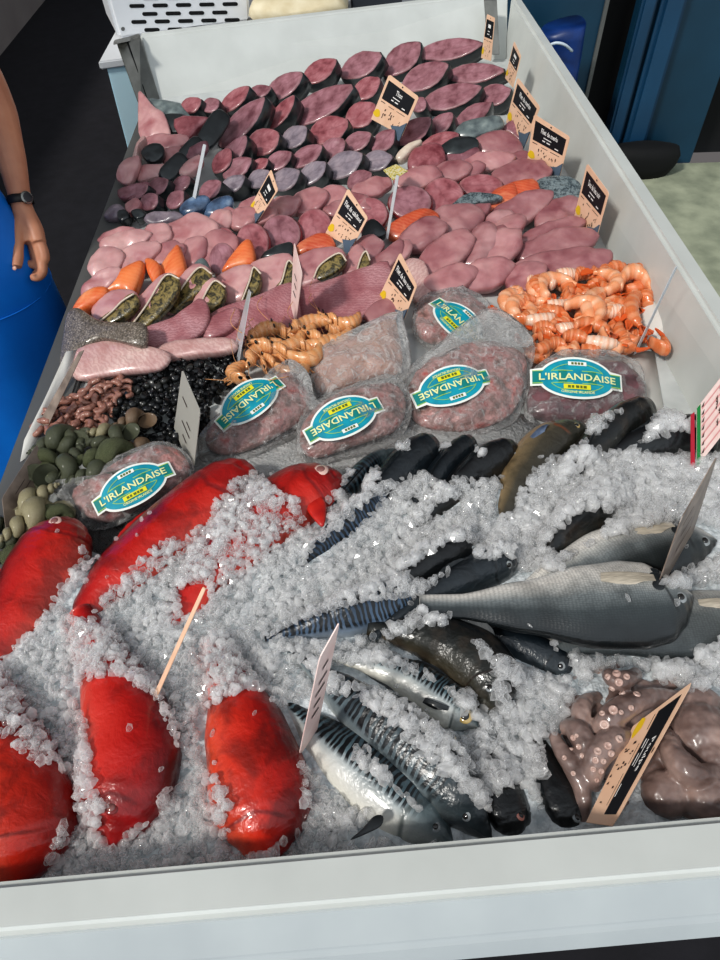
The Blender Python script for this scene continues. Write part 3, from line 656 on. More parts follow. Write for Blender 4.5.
# ================================================================== STEAKS
TILT = V((-.42, -.52, .85)).normalized()
def steak(poly, z, mat, label, group=None, n=TILT, t=.055, name='fish_steak', skin='dark_skin', cat='fish steak'):
    cx = sum(p[0] for p in poly)/len(poly); cy = sum(p[1] for p in poly)/len(poly)
    P = W(cx, cy, z); rim = [onP(x, y, P, n) for x, y in poly]; c = sum(rim, V())/len(rim); m = len(rim)
    ax = (max(rim, key=lambda q: (q-c).length)-c); la = ax.length; ax /= la; ay = n.cross(ax); lb = max(abs((q-c).dot(ay)) for q in rim)
    root = thing(name, label, cat, c-n*t*.5, group)
    vs, uv = [], []
    for f, hgt in ((1, -.004), (.985, -.001), (.9, .0008), (.62, .0003), (.3, -.0006)):
        for q in rim:
            p = c+(q-c)*f; b = .0016*noise.noise(p*55) if f < .95 else 0
            vs.append(p+n*(hgt+b)); uv.append(((p-c).dot(ax)/la, (p-c).dot(ay)/max(lb, 1e-4)))
    k = len(vs); vs.append(c); uv.append((0, 0))
    for q in rim: vs.append(c+(q-c)*.97-n*t); uv.append((.9, .9))
    fs = [(a*m+i, a*m+(i+1) % m, a*m+m+(i+1) % m, a*m+m+i) for a in range(4) for i in range(m)]
    fs += [(4*m+i, 4*m+(i+1) % m, k) for i in range(m)]+[(i, k+1+i, k+1+(i+1) % m, (i+1) % m) for i in range(m)]+[tuple(k+1+i for i in range(m))]
    mk('flesh', (vs, fs, uv), mat, root)
    if skin:
        vs = []
        for f, hh in ((1.0, -.0025), (1.03, -.005), (1.06, -t*.6), (1.03, -t*1.02), (.95, -t*1.0)):
            for q in rim: vs.append(c+(q-c)*f+n*hh)
        fs = [(a*m+i, a*m+m+i, a*m+m+(i+1) % m, a*m+(i+1) % m) for a in range(4) for i in range(m)]
        mk('skin', (vs, fs), skin, root)
    return root
def grow2(a, b, k): m = ((a[0]+b[0])/2, (a[1]+b[1])/2); return m[0]+(a[0]-m[0])*k, m[1]+(a[1]-m[1])*k, m[0]+(b[0]-m[0])*k, m[1]+(b[1]-m[1])*k
def growp(poly, k): cx = sum(p[0] for p in poly)/len(poly); cy = sum(p[1] for p in poly)/len(poly); return [(cx+(p[0]-cx)*k, cy+(p[1]-cy)*k) for p in poly]
KB = (220, 40, 4.8); KD = (360, 30, 4.5); KA = (90, 80, 5.143)
rows = [
 ('in the row against the back wall', [(KA, 465, 160, 565, 100, 80, 'r'), (KA, 580, 150, 660, 105, 75, 'n'), (KB, 5, 340, 130, 225, 75, 'r'), (KB, 130, 262, 240, 228, 60, 'n'), (KB, 225, 275, 385, 160, 98, 'n'), (KB, 400, 195, 550, 95, 95, 'r'), (KB, 585, 165, 765, 68, 112, 'n'), (KD, 112, 192, 265, 62, 112, 'n'), (KD, 262, 108, 540, 62, 92, 'n')]),
 ('in the second row from the back wall', [(KA, 640, 470, 715, 355, 85, 'r'), (KB, 5, 500, 200, 285, 105, 'n'), (KB, 232, 425, 350, 270, 66, 'r'), (KB, 328, 395, 625, 225, 125, 'n'), (KB, 645, 275, 760, 185, 95, 'r'), (KD, 195, 255, 385, 158, 112, 'n'), (KD, 388, 205, 638, 180, 88, 'n')]),
 ('in the third row from the back wall', [(KA, 565, 600, 665, 520, 85, 'n'), (KB, -5, 625, 120, 465, 85, 'n'), (KB, 133, 525, 277, 450, 125, 'r'), (KB, 300, 505, 410, 420, 95, 'g'), (KB, 432, 470, 607, 390, 125, 'r'), (KB, 612, 400, 740, 310, 115, 'r'), (KD, 240, 360, 285, 305, 70, 'n'), (KD, 288, 335, 535, 258, 105, 'n'), (KD, 530, 312, 672, 268, 95, 'n')]),
 ('in the fourth row from the back wall', [(KB, 18, 655, 142, 570, 90, 'n'), (KB, 152, 620, 225, 572, 55, 'r'), (KB, 222, 612, 337, 540, 82, 'n'), (KB, 343, 600, 482, 510, 88, 'n'), (KB, 490, 562, 592, 480, 95, 'n'), (KB, 595, 522, 718, 448, 86, 'n'), (KD, 60, 542, 150, 452, 82, 'n'), (KD, 168, 505, 312, 400, 95, 'n'), (KD, 308, 470, 412, 375, 76, 'n'), (KD, 428, 432, 585, 328, 78, 'n')]),
 ('in the front row beside the pink fillets', [(KB, 5, 725, 112, 655, 74, 'g'), (KB, 138, 695, 232, 630, 84, 'g'), (KB, 248, 705, 372, 628, 100, 'g'), (KB, 378, 685, 502, 588, 88, 'g'), (KB, 508, 645, 672, 548, 118, 'g'), (KB, 615, 700, 722, 640, 92, 'n'), (KD, 8, 605, 138, 568, 92, 'g'), (KD, 280, 522, 440, 468, 66, 'r')])]
HUE = {'r': ('steak_flesh_red', 'reddish'), 'n': ('steak_flesh', 'mauve'), 'g': ('steak_flesh_grey', 'greyish')}
for ri, (where, its) in enumerate(rows):
    L = []
    for (k, x0, y0, x1, y1, w, hue) in its:
        a, b = C(*k, [(x0, y0), (x1, y1)]); L.append((a, b, w/k[2], hue))
    L.sort(key=lambda q: q[0][0]+q[1][0])
    for i, (a, b, w, hue) in enumerate(L):
        mt, ad = HUE[hue]
        n = (TILT+V((R(-.1, .1), R(-.08, .08), 0))).normalized()
        steak(ends_poly(*grow2(a, b, 1.1), w*1.06, 'l', 20, .03), .866-.004*ri, mt, f'{ad} fish steak, {ORD[i]} from the left {where}', 'dark-skinned steaks at the back of the counter', n)
# cut pieces lying among the steaks
PFR = (.985, .95, .88, .72, .5, .25)
def piece(poly, z, mat, label, n=V((-.15, -.4, .9)), top=.012, bot=.02, name='fish_piece', cat='fish piece', group=None, wob=.004, skin=None, sm=3, gk=1.16):
    p0_ = poly; poly = growp(poly, gk); n = n.normalized(); cx = sum(p[0] for p in poly)/len(poly); cy = sum(p[1] for p in poly)/len(poly)
    P = W(cx, cy, z); rim = smooth_closed([onP(x, y, P, n) for x, y in poly], sm) if sm else [onP(x, y, P, n) for x, y in poly]
    if skin is None: return mk(name, pillow(rim, n, top, bot, PFR, 3.4, wob), mat, label=label, cat=cat, group=group, loc=P-n*bot)
    root = thing(name, label, cat, P-n*bot, group); mk('flesh', pillow(rim, n, top, bot, PFR, 3.4, wob), mat, root)
    for i, (sp, smat) in enumerate(skin):
        gs_ = [(cx+(x-cx)*gk*1.02, cy+(y-cy)*gk*1.02) for x, y in sp]; sp = gs_
        rs = smooth_closed([onP(x, y, P+n*(top*.5), n) for x, y in sp], 3)
        mk('skin', pillow(rs, n, top*.55, top*1.4, PFR, 4), smat, root)
        if 'scale' in smat:
            k = len(sp)//2; edge = [onP(x, y, P+n*(top*1.25), n) for x, y in sp[:k+1]]; mk('skin_edge', tube(edge, .0022, 6), 'seam_pale', root)
    return root
GA = 'offcuts at the left end of the steaks'
def A(p): return C(*KA, p)
for poly, z, mat, lab in [
  ([(275, 108), (440, 122), (470, 150), (505, 190), (470, 200), (420, 215), (360, 170), (300, 140)], .875, 'grey_skin', 'grey skinned flat fish piece lying in the back left corner'),
  ([(390, 190), (505, 195), (490, 235), (470, 270), (415, 265)], .86, 'dark_skin', 'black skinned chunk under the grey piece in the back left corner'),
  ([(262, 95), (285, 95), (330, 150), (375, 180), (405, 270), (380, 290), (330, 285), (270, 290), (258, 200)], .868, 'fillet_pink', 'big knobbly pink piece at the back left corner'),
  ([(445, 212), (600, 205), (560, 250), (495, 312)], .868, 'steak_flesh_red', 'triangular orange-edged red piece near the back left corner'),
  ([(285, 315), (380, 290), (490, 300), (480, 335), (400, 365), (330, 355)], .85, 'fillet_rose', 'pale pink wedge below the knobbly pink piece'),
  ([(275, 370), (330, 335), (372, 350), (370, 400), (320, 425), (285, 405)], .858, 'dark_skin', 'black skinned lump at the left edge of the offcuts'),
  ([(225, 400), (245, 340), (270, 305), (285, 310), (255, 360), (245, 420)], .86, 'fillet_pale', 'thin pale strip curling at the left edge of the offcuts'),
  ([(145, 490), (170, 440), (215, 405), (250, 410), (245, 460), (205, 530), (160, 520)], .85, 'fillet_pink', 'rolled pink piece hanging over the left steel edge'),
  ([(250, 480), (290, 445), (390, 445), (440, 440), (400, 490), (330, 510), (265, 520)], .84, 'fillet_pink', 'flat pink trimming between the rolled piece and the dark strip'),
  ([(375, 400), (400, 365), (470, 360), (500, 390), (440, 440), (395, 440)], .842, 'fillet_rose', 'small rosy trimming left of the long dark strip'),
  ([(470, 480), (500, 430), (560, 400), (575, 430), (530, 480), (490, 500)], .85, 'fillet_pink', 'pinkish trimming right of the long dark strip'),
  ([(490, 380), (560, 340), (600, 330), (590, 370), (520, 420)], .862, 'steak_flesh', 'mauve trimming beside the long dark strip'),
  ([(155, 575), (230, 550), (290, 535), (300, 560), (260, 590), (180, 615)], .842, 'steak_flesh', 'mauve-brown strip low on the left edge of the offcuts'),
  ([(80, 700), (110, 660), (160, 655), (180, 690), (150, 715), (100, 720)], .83, 'steak_flesh_grey', 'greyish piece at the lowest left tip of the offcuts'),
  ([(190, 650), (230, 620), (262, 635), (250, 670), (205, 690)], .838, 'fillet_rose', 'small rosy piece at the lower left of the offcuts'),
  ([(150, 690), (190, 680), (200, 715), (160, 735)], .835, 'dark_skin', 'black skinned scrap at the lowest left of the offcuts'),
  ([(222, 690), (262, 675), (285, 700), (250, 725)], .835, 'dark_skin', 'black skinned scrap below the small rosy piece'),
  ([(290, 715), (340, 690), (440, 690), (470, 712), (400, 735), (320, 740)], .832, 'steak_flesh_grey', 'flat grey strip in front of the offcuts')]:
    piece(A(poly), z, mat, lab, group=GA, top=.012, bot=.022, name='fish_offcut', cat='fish offcut', wob=.007)
for i, (a, b, w) in enumerate([((585, 330), (685, 180), 95), ((480, 410), (570, 320), 88), ((378, 505), (480, 400), 80)]):
    piece(A(ends_poly(*a, *b, w, 'b', 16, .02)), .868-.008*i, 'dark_skin', ['upper', 'middle', 'lower'][i]+' piece of the long dark strip of skin-up fish at back left', n=V((.35, -.5, .8)), top=.012, bot=.025, group=GA, name='fish_offcut', cat='fish offcut', wob=.001)
for i, (x0, y0, x1, y1, w) in enumerate([(300, 575, 390, 515, 62), (405, 650, 470, 575, 62), (270, 655, 335, 592, 66), (180, 600, 285, 545, 60), (430, 560, 505, 500, 56)]):
    a, b = A([(x0, y0), (x1, y1)]); steak(ends_poly(*grow2(a, b, 1.2), w*1.35/5.143, 'l', 18, .03), .848, 'steak_flesh', 'small dark-skinned slice '+['behind the blue skinned pieces', 'left of the blue skinned pieces', 'in the lower left of the offcuts', 'at the left above the grey tip', 'at the middle of the offcuts'][i], 'small slices among the offcuts', t=.04)
for i, (x0, y0, x1, y1, w) in enumerate([(480, 690, 610, 625, 75), (605, 700, 730, 625, 70)]):
    piece(A(ends_poly(x0, y0, x1, y1, w, 'e', 14)), .84, 'blue_skin', ['left', 'right'][i]+' of two shiny blue skinned pieces in front of the offcuts', top=.02, bot=.02, group=GA, name='fish_offcut', cat='fish offcut', wob=0)
def D_(p): return C(*KD, p)
for poly, z, mat, lab in [
  ([(225, 600), (250, 550), (340, 525), (370, 560), (368, 605), (300, 640), (240, 635)], .85, 'steak_flesh_red', 'chunky rosy cut with a fatty rim in front of the steaks'),
  ([(440, 480), (470, 430), (600, 400), (635, 430), (620, 450), (520, 490)], .862, 'grey_skin', 'grey skin-up cut at the right of the front steak row'),
  ([(375, 530), (430, 500), (510, 500), (520, 540), (450, 570), (380, 570)], .856, 'dark_skin', 'black skin-up cut right of the chunky rosy cut'),
  ([(380, 575), (450, 575), (520, 545), (520, 580), (440, 615), (385, 605)], .846, 'steak_flesh', 'mauve slab under the black skin-up cut'),
  ([(525, 510), (580, 475), (660, 470), (715, 520), (710, 565), (640, 570), (545, 560)], .852, 'fillet_mauve', 'thick mauve block at the right end before the wall cards'),
  ([(640, 460), (690, 420), (730, 470), (720, 510), (670, 480)], .846, 'steak_flesh', 'small mauve cut tucked against the right wall'),
  ([(168, 575), (200, 540), (262, 508), (270, 520), (235, 550), (190, 590)], .86, 'seam_pale', 'pale sliver of skin on the front steak row')]:
    piece(D_(poly), z, mat, lab, top=.018, bot=.022, wob=.004, name='fish_cut', cat='fish cut', group='loose cuts in front of the steaks')

# ================================================================== FILLETS
KE = (70, 200, 4.5); KF = (220, 170, 4.5); KG = (350, 150, 4.5); KH = (470, 130, 4.5)
def fil(k, its, where, group, z=.832, n=V((-.12, -.38, .92)), top=.014, bot=.02):
    L = []
    for it in its:
        x0, y0, x1, y1, w, mat, sh = it
        a, b = C(*k, [(x0, y0), (x1, y1)]); L.append((a, b, w/k[2], mat, sh))
    L.sort(key=lambda q: q[0][0]+q[1][0]); cnt = {}
    for i, (a, b, w, mat, sh) in enumerate(L):
        hue = {'fillet_pink': 'pink', 'fillet_rose': 'rosy', 'fillet_mauve': 'mauve', 'fillet_pale': 'pale', 'fillet_striated': 'streaky', 'salmon_orange': 'orange', 'salmon_red': 'red-orange'}[mat]
        piece(ends_poly(*grow2(a, b, 1.06), w*1.1, sh, 16, .07), z, mat, f'{hue} fish fillet, {ORD[i]} from the left {where}', n+V((R(-.08, .08), R(-.08, .08), 0)), top, bot, 'fish_fillet', 'fish fillet', group, .007, sm=2)
fil(KE, [(430, 190, 640, 115, 120, 'fillet_pink', 'e'), (335, 195, 445, 140, 85, 'fillet_pink', 'e'), (155, 215, 350, 165, 70, 'fillet_pink', 'e'), (638, 115, 725, 78, 75, 'fillet_pink', 'e'), (145, 180, 300, 155, 50, 'fillet_rose', 'e')], 'in the back row of pale fillets at left', 'pink fillets at the left', .846)
fil(KE, [(105, 335, 225, 240, 105, 'fillet_pink', 'e'), (185, 315, 385, 220, 92, 'fillet_pink', 'e'), (378, 295, 505, 215, 88, 'fillet_rose', 'e'), (503, 295, 600, 190, 88, 'fillet_rose', 'e'), (598, 290, 730, 175, 150, 'fillet_rose', 'e'), (72, 420, 225, 325, 66, 'fillet_pink', 'e')], 'in the second row of fillets at left', 'pink fillets at the left', .84)
for poly, lab in [([(340, 215), (375, 205), (385, 250), (365, 270)], 'left'), ([(465, 215), (500, 200), (505, 240), (475, 245)], 'middle'), ([(580, 185), (600, 195), (585, 240), (568, 265), (565, 220)], 'right')]:
    piece(C(*KE, poly), 0.846, 'blood_red', f'{lab} of the three blood-red tips between the left fillets', top=.006, bot=.008, name='fillet_tip', cat='fish piece', group='blood-red tips')
for k, poly, lab, mat in [
  (KE, [(165, 395), (215, 345), (300, 295), (325, 300), (320, 345), (285, 425), (230, 415), (165, 430)], 'bright orange salmon block behind the scaly fillets at left', 'salmon_orange'),
  (KE, [(30, 500), (60, 450), (120, 410), (165, 410), (165, 440), (120, 475), (40, 520)], 'orange salmon strip hanging at the left edge', 'salmon_orange'),
  (KE, [(478, 232), (500, 240), (522, 330), (480, 362), (430, 360), (412, 325)], 'orange salmon wedge between rosy fillets at left', 'salmon_orange'),
  (KF, [(25, 460), (60, 400), (125, 330), (150, 370), (150, 430), (90, 445)], 'orange salmon wedge in front of the round slices', 'salmon_orange'),
  (KF, [(350, 390), (365, 345), (440, 305), (490, 310), (510, 360), (430, 375)], 'red-orange salmon piece behind the middle fillet card', 'salmon_red'),
  (KG, [(175, 385), (190, 345), (290, 290), (350, 283), (388, 315), (330, 345), (240, 410)], 'red-orange salmon piece in the middle of the fillets', 'salmon_red'),
  (KG, [(585, 290), (600, 240), (650, 205), (720, 170), (740, 190), (740, 240), (680, 270), (620, 305)], 'dull red salmon end beside the large salmon block', 'salmon_red'),
  (KH, [(60, 385), (75, 340), (110, 290), (160, 265), (270, 240), (292, 300), (220, 330), (130, 375)], 'large red-orange salmon block towards the right wall', 'salmon_red')]:
    piece(C(*k, poly), .838, mat, lab, top=.02, bot=.022, name='salmon_piece', cat='salmon', group='salmon pieces', wob=.003)
# fillets with scaly skin along one edge
for k, poly, sk, lab, mat, sm_ in [
  (KE, [(130, 555), (120, 480), (200, 425), (275, 420), (292, 455), (240, 520), (160, 560)], [(132, 548), (190, 500), (230, 460), (275, 432), (295, 465), (250, 520), (170, 562)], 'first from the left, shortest', 'fillet_pink', 'scale_gold'),
  (KE, [(285, 560), (290, 490), (370, 400), (430, 352), (472, 372), (455, 450), (380, 530), (310, 575)], [(290, 552), (350, 470), (420, 360), (475, 372), (460, 445), (390, 525), (320, 575)], 'second from the left', 'fillet_pink', 'scale_gold'),
  (KE, [(440, 490), (480, 400), (560, 310), (620, 330), (610, 395), (540, 450), (470, 500)], [(460, 470), (520, 380), (575, 320), (622, 345), (600, 400), (540, 445), (475, 495)], 'third from the left', 'fillet_pink', 'scale_gold'),
  (KE, [(560, 500), (590, 420), (640, 365), (690, 400), (680, 460), (620, 500)], [(592, 470), (620, 410), (650, 375), (690, 400), (682, 450), (640, 490), (600, 500)], 'fourth from the left, with a rounded end', 'fillet_pink', 'scale_gold'),
  (KF, [(-20, 560), (0, 490), (110, 440), (165, 470), (160, 540), (60, 600)], [(95, 580), (125, 500), (140, 450), (168, 475), (160, 535), (110, 590)], 'fifth from the left', 'fillet_pink', 'scale_gold'),
  (KF, [(140, 570), (140, 450), (220, 405), (305, 395), (325, 450), (290, 520), (200, 570)], [(235, 545), (270, 500), (295, 420), (325, 450), (300, 515), (250, 550)], 'just left of the narrow upright card', 'fillet_pink', 'scale_gold'),
  (KF, [(355, 520), (355, 410), (470, 365), (540, 375), (545, 430), (470, 490), (380, 530)], [(425, 480), (450, 430), (520, 385), (550, 415), (520, 455), (455, 490)], 'under the middle fillet card', 'fillet_rose', 'scale_gold'),
  (KF, [(560, 470), (570, 410), (620, 350), (655, 390), (650, 450), (600, 480)], [(610, 470), (630, 400), (650, 375), (665, 410), (655, 450), (620, 475)], 'right of the middle fillet card', 'fillet_rose', 'scale_gold')]:
    piece(C(*k, poly), .838, mat, f'skin-on fillet with golden scaly edge, {lab}', n=V((-.25, -.4, .88)), top=.016, bot=.022, name='scaly_fillet', cat='fish fillet', group='fillets with golden scaly skin', skin=[(C(*k, sk), sm_)])
for k, poly, lab, mat in [
  (KE, [(400, 385), (370, 360), (345, 290), (365, 275), (405, 300), (410, 350)], 'small salmon strip with silvery skin between the orange blocks', 'salmon_orange'),
  (KE, [(558, 312), (600, 275), (625, 300), (622, 335), (585, 340)], 'dark grey skinned tip above the scaly fillets', 'grey_skin'),
  (KF, [(195, 400), (230, 365), (310, 335), (325, 365), (310, 400), (240, 405)], 'dark skinned piece behind the narrow upright card', 'dark_skin'),
  (KG, [(60, 395), (75, 340), (110, 325), (155, 365), (150, 390), (100, 405)], 'black glistening skinned piece right of the middle fillet card', 'dark_skin'),
  (KG, [(385, 305), (470, 250), (540, 205), (655, 215), (655, 235), (560, 255), (480, 285)], 'grey-blue skinned strip above the mauve pieces', 'scale_steel'),
  (KH, [(300, 300), (295, 255), (340, 225), (440, 225), (485, 260), (478, 310), (400, 325), (330, 320)], 'grey-blue scaly piece against the right wall', 'scale_steel')]:
    piece(C(*k, poly), .845, mat, lab, top=.014, bot=.02, name='skin_piece', cat='fish piece', group='skin-up pieces among the fillets')
# round slices
def disc(cx, cy, rx, ry, a=0, n=20): return [(cx+rx*math.cos(t)*math.cos(a)-ry*math.sin(t)*math.sin(a), cy+rx*math.cos(t)*math.sin(a)+ry*math.sin(t)*math.cos(a)) for t in [2*math.pi*i/n for i in range(n)]]
i = 0
for k, cx, cy, rx, ry in [(KF, 10, 400, 60, 75), (KF, 15, 320, 55, 65), (KF, 145, 325, 75, 90), (KF, 275, 285, 88, 88), (KF, 425, 262, 82, 92), (KG, 85, 285, 85, 75), (KG, 270, 232, 98, 76), (KG, 420, 205, 92, 85), (KG, 590, 158, 100, 52)]:
    n = V((-.12, -.5, .86)).normalized(); P = C(*k, [(cx, cy)])[0]; poly = disc(*P, rx/k[2], ry/k[2])
    root = steak(poly, .842, 'steak_flesh_red' if i % 3 else 'steak_flesh', f'round rosy fish slice with dark red rim, {ORD[i]} from the left in its row', 'round slices in a row', n, .022, 'round_slice', 'blood_red', 'fish slice'); i += 1
fil(KF, [(5, 235, 65, 195, 72, 'fillet_rose', 'e'), (55, 245, 155, 200, 78, 'fillet_rose', 'e'), (225, 195, 350, 145, 80, 'fillet_rose', 'l'), (325, 175, 475, 115, 85, 'fillet_rose', 'e'), (560, 130, 680, 170, 60, 'fillet_mauve', 'e'), (100, 185, 235, 150, 66, 'fillet_rose', 'e'), (430, 150, 570, 110, 84, 'fillet_rose', 'e'), (480, 190, 600, 170, 60, 'fillet_mauve', 'e'), (600, 390, 720, 330, 95, 'fillet_mauve', 'e'), (140, 225, 250, 195, 56, 'fillet_rose', 'e')], 'in the strip of fillets behind the round slices', 'strip fillets', .846)
fil(KG, [(20, 195, 172, 155, 64, 'fillet_rose', 'e'), (215, 155, 392, 105, 74, 'fillet_rose', 'e'), (385, 115, 532, 85, 74, 'fillet_mauve', 'e'), (498, 75, 720, 40, 70, 'fillet_rose', 'e'), (520, 110, 600, 80, 50, 'blood' if 0 else 'fillet_mauve', 'e')], 'in the back strip right of the flower card', 'strip fillets', .848)
fil(KH, [(120, 225, 345, 190, 112, 'fillet_mauve', 'e'), (165, 150, 265, 120, 50, 'fillet_mauve', 'e')], 'below the wall cards at right', 'strip fillets', .846)
# streaky fillets
for k, poly, lab, mat in [
  (KE, [(310, 645), (345, 590), (470, 540), (570, 470), (605, 500), (600, 570), (540, 630), (420, 670), (330, 680)], 'large streaky pink fillet in front of the scaly fillets', 'fillet_striated'),
  (KE, [(20, 740), (60, 680), (150, 655), (220, 640), (330, 670), (420, 700), (380, 760), (200, 780), (60, 800)], 'broad pale fillet beside the brown shellfish', 'fillet_pale'),
  (KE, [(370, 720), (440, 660), (600, 635), (715, 640), (720, 680), (600, 700), (440, 720)], 'long pale pink fillet behind the black winkles', 'fillet_pale'),
  (KE, [(600, 600), (640, 540), (740, 500), (760, 540), (720, 590), (640, 625)], 'narrow streaky fillet right of the large streaky one', 'fillet_striated'),
  (KF, [(-40, 700), (10, 640), (150, 590), (300, 530), (330, 600), (330, 690), (200, 740), (60, 780)], 'wide dark streaky fillet left of the narrow upright card', 'fillet_striated'),
  (KF, [(350, 690), (375, 560), (470, 520), (620, 470), (730, 440), (740, 560), (700, 640), (540, 690), (420, 730)], 'broadest streaky fillet left of the white-edged card in front', 'fillet_striated'),
  (KF, [(580, 500), (610, 430), (700, 400), (800, 330), (810, 380), (760, 440), (660, 490)], 'smooth mauve fillet under the flower card stick', 'fillet_mauve'),
  (KG, [(80, 565), (140, 500), (240, 420), (270, 445), (240, 500), (150, 555)], 'thin pale strip left of the leaning fillet card', 'fillet_pink'),
  (KG, [(245, 560), (270, 510), (330, 520), (360, 620), (345, 680), (290, 670)], 'beige-pink piece behind the leaning fillet card', 'fillet_pale'),
  (KF, [(660, 650), (720, 600), (780, 600), (790, 660), (740, 700), (680, 690)], 'small mauve piece seen through the leaning card base', 'fillet_mauve')]:
    piece(C(*k, poly), .834, mat, lab, n=V((-.1, -.3, .95)), top=.014, bot=.022, name='streaky_fillet', cat='fish fillet', group='streaky fillets', wob=.005)
rs = C(*KE, [(0, 610), (20, 530), (60, 512), (140, 560), (230, 570), (315, 575), (312, 660), (240, 650), (150, 645), (60, 700), (0, 790), (-15, 760)])
piece(rs, .842, 'scale_grey', 'large grey scaly skin-up fillet hanging at the left edge', n=V((-.3, -.35, .88)), top=.02, bot=.025, name='scaly_fillet', cat='fish fillet', wob=.003)
# mauve blocks on the right
fil(KG, [(245, 430, 415, 345, 105, 'fillet_mauve', 'e'), (318, 570, 525, 400, 125, 'fillet_rose', 'e'), (520, 525, 640, 355, 105, 'fillet_mauve', 'e'), (375, 345, 580, 310, 118, 'fillet_mauve', 'e'), (345, 620, 555, 560, 92, 'fillet_rose', 'e'), (515, 605, 715, 530, 112, 'fillet_rose', 'e'), (540, 320, 625, 260, 60, 'fillet_mauve', 't'), (615, 345, 725, 300, 60, 'fillet_mauve', 'e'), (598, 475, 725, 390, 118, 'fillet_mauve', 'e')], 'among the smooth mauve pieces at right', 'smooth mauve pieces', .838, top=.02)
fil(KH, [(85, 440, 340, 305, 105, 'fillet_mauve', 'e'), (305, 430, 475, 335, 100, 'fillet_mauve', 'e'), (98, 495, 238, 405, 80, 'fillet_rose', 'e'), (55, 605, 212, 475, 115, 'fillet_rose', 'e'), (240, 510, 485, 425, 75, 'fillet_mauve', 'e'), (228, 565, 555, 485, 100, 'fillet_mauve', 'e'), (225, 645, 605, 585, 112, 'fillet_mauve', 'e'), (175, 705, 325, 630, 110, 'fillet_rose', 'e')], 'of the long fillets by the right wall', 'long mauve fillets', .838, top=.018)
# ================================================================== SHRIMPS
def cvf(L, w, bend, n=12, seg=7):
    """curled tapered body along x, centred; segments ripple"""
    path = []; k = 9
    for i in range(k):
        t = i/(k-1); a = (t-.5)*bend
        if abs(bend) > .05: r = L/(2*math.sin(min(abs(bend)/2, 1.5))); path.append(V((r*math.sin(a), -r*(math.cos(a)-math.cos(bend/2)), w*.5)))
        else: path.append(V(((t-.5)*L, 0, w*.5)))
    def rad(s):
        b = math.sin(math.pi*min(1, .14+s*.62))**.7 if s < .9 else .5
        return w*.5*(b*(1-.4*s))*(1+.04*math.sin(s*2*math.pi*seg))+.0004
    return path, tube(path, rad, n, 30)
def shrimp_protos():
    out = []
    for bend, mt in [(2.3, 'shrimp_orange'), (1.2, 'shrimp_red'), (2.9, 'shrimp_orange'), (.5, 'shrimp_pale'), (1.8, 'shrimp_red')]:
        path, vf = cvf(1, .36, bend)
        d = (path[-1]-path[-2]).normalized(); b = V((-d.y, d.x, 0)); p = path[-1]; fan = []
        for a in (-.5, -.17, .17, .5):
            e = p+(d*math.cos(a)+b*math.sin(a))*.24; s = (d*math.cos(a+1.57)+b*math.sin(a+1.57))*.05
            fan.append(prism([p-s*.4, p+s*.4, e+s, e+d*.03, e-s], V((0, 0, .03))))
        out.append((vf, join(*fan), mt))
    return out
PRO = shrimp_protos(); pm = []
for vf, fan, mt in PRO:
    me = []
    for nm, q, m in (('body', vf, mt), ('tail', fan, 'shrimp_tail')):
        x = bpy.data.meshes.new(nm); x.from_pydata([V(p) for p in q[0]], [], q[1]); x.polygons.foreach_set('use_smooth', [nm == 'body']*len(x.polygons)); x.materials.append(MATS[m])
        if len(q) > 2:
            ul = x.uv_layers.new(name='UVMap'); idx = [0]*len(x.loops); x.loops.foreach_get('vertex_index', idx); ul.data.foreach_set('uv', [c for i in idx for c in q[2][i][:2]])
        me.append(x)
    pm.append(me)
def inst(name, meshes, A_, B_, label, cat, group, roll=None, wscale=1, flip=False):
    """place a prototype whose body runs along x between two points"""
    d = B_-A_; L = d.length; ax = d.normalized(); az = V((R(-.4, .4), R(-.4, .4), 1)); ay = az.cross(ax).normalized(); az = ax.cross(ay)
    if flip: ay = -ay; az = az
    rootm = Matrix((ax*L, ay*L*wscale, az*L*wscale)).transposed().to_4x4(); rootm.translation = (A_+B_)/2
    if len(meshes) == 1:
        o = bpy.data.objects.new(name, meshes[0]); COL.objects.link(o); o.matrix_world = rootm; setp(o, label, cat, group); return o
    root = bpy.data.objects.new(name, None); COL.objects.link(root); root.matrix_world = rootm; root.empty_display_size = .2; setp(root, label, cat, group)
    for x in meshes:
        o = bpy.data.objects.new(x.name.split('.')[0], x); COL.objects.link(o); o.parent = root
    return root
KS = (500, 260, 4.5)
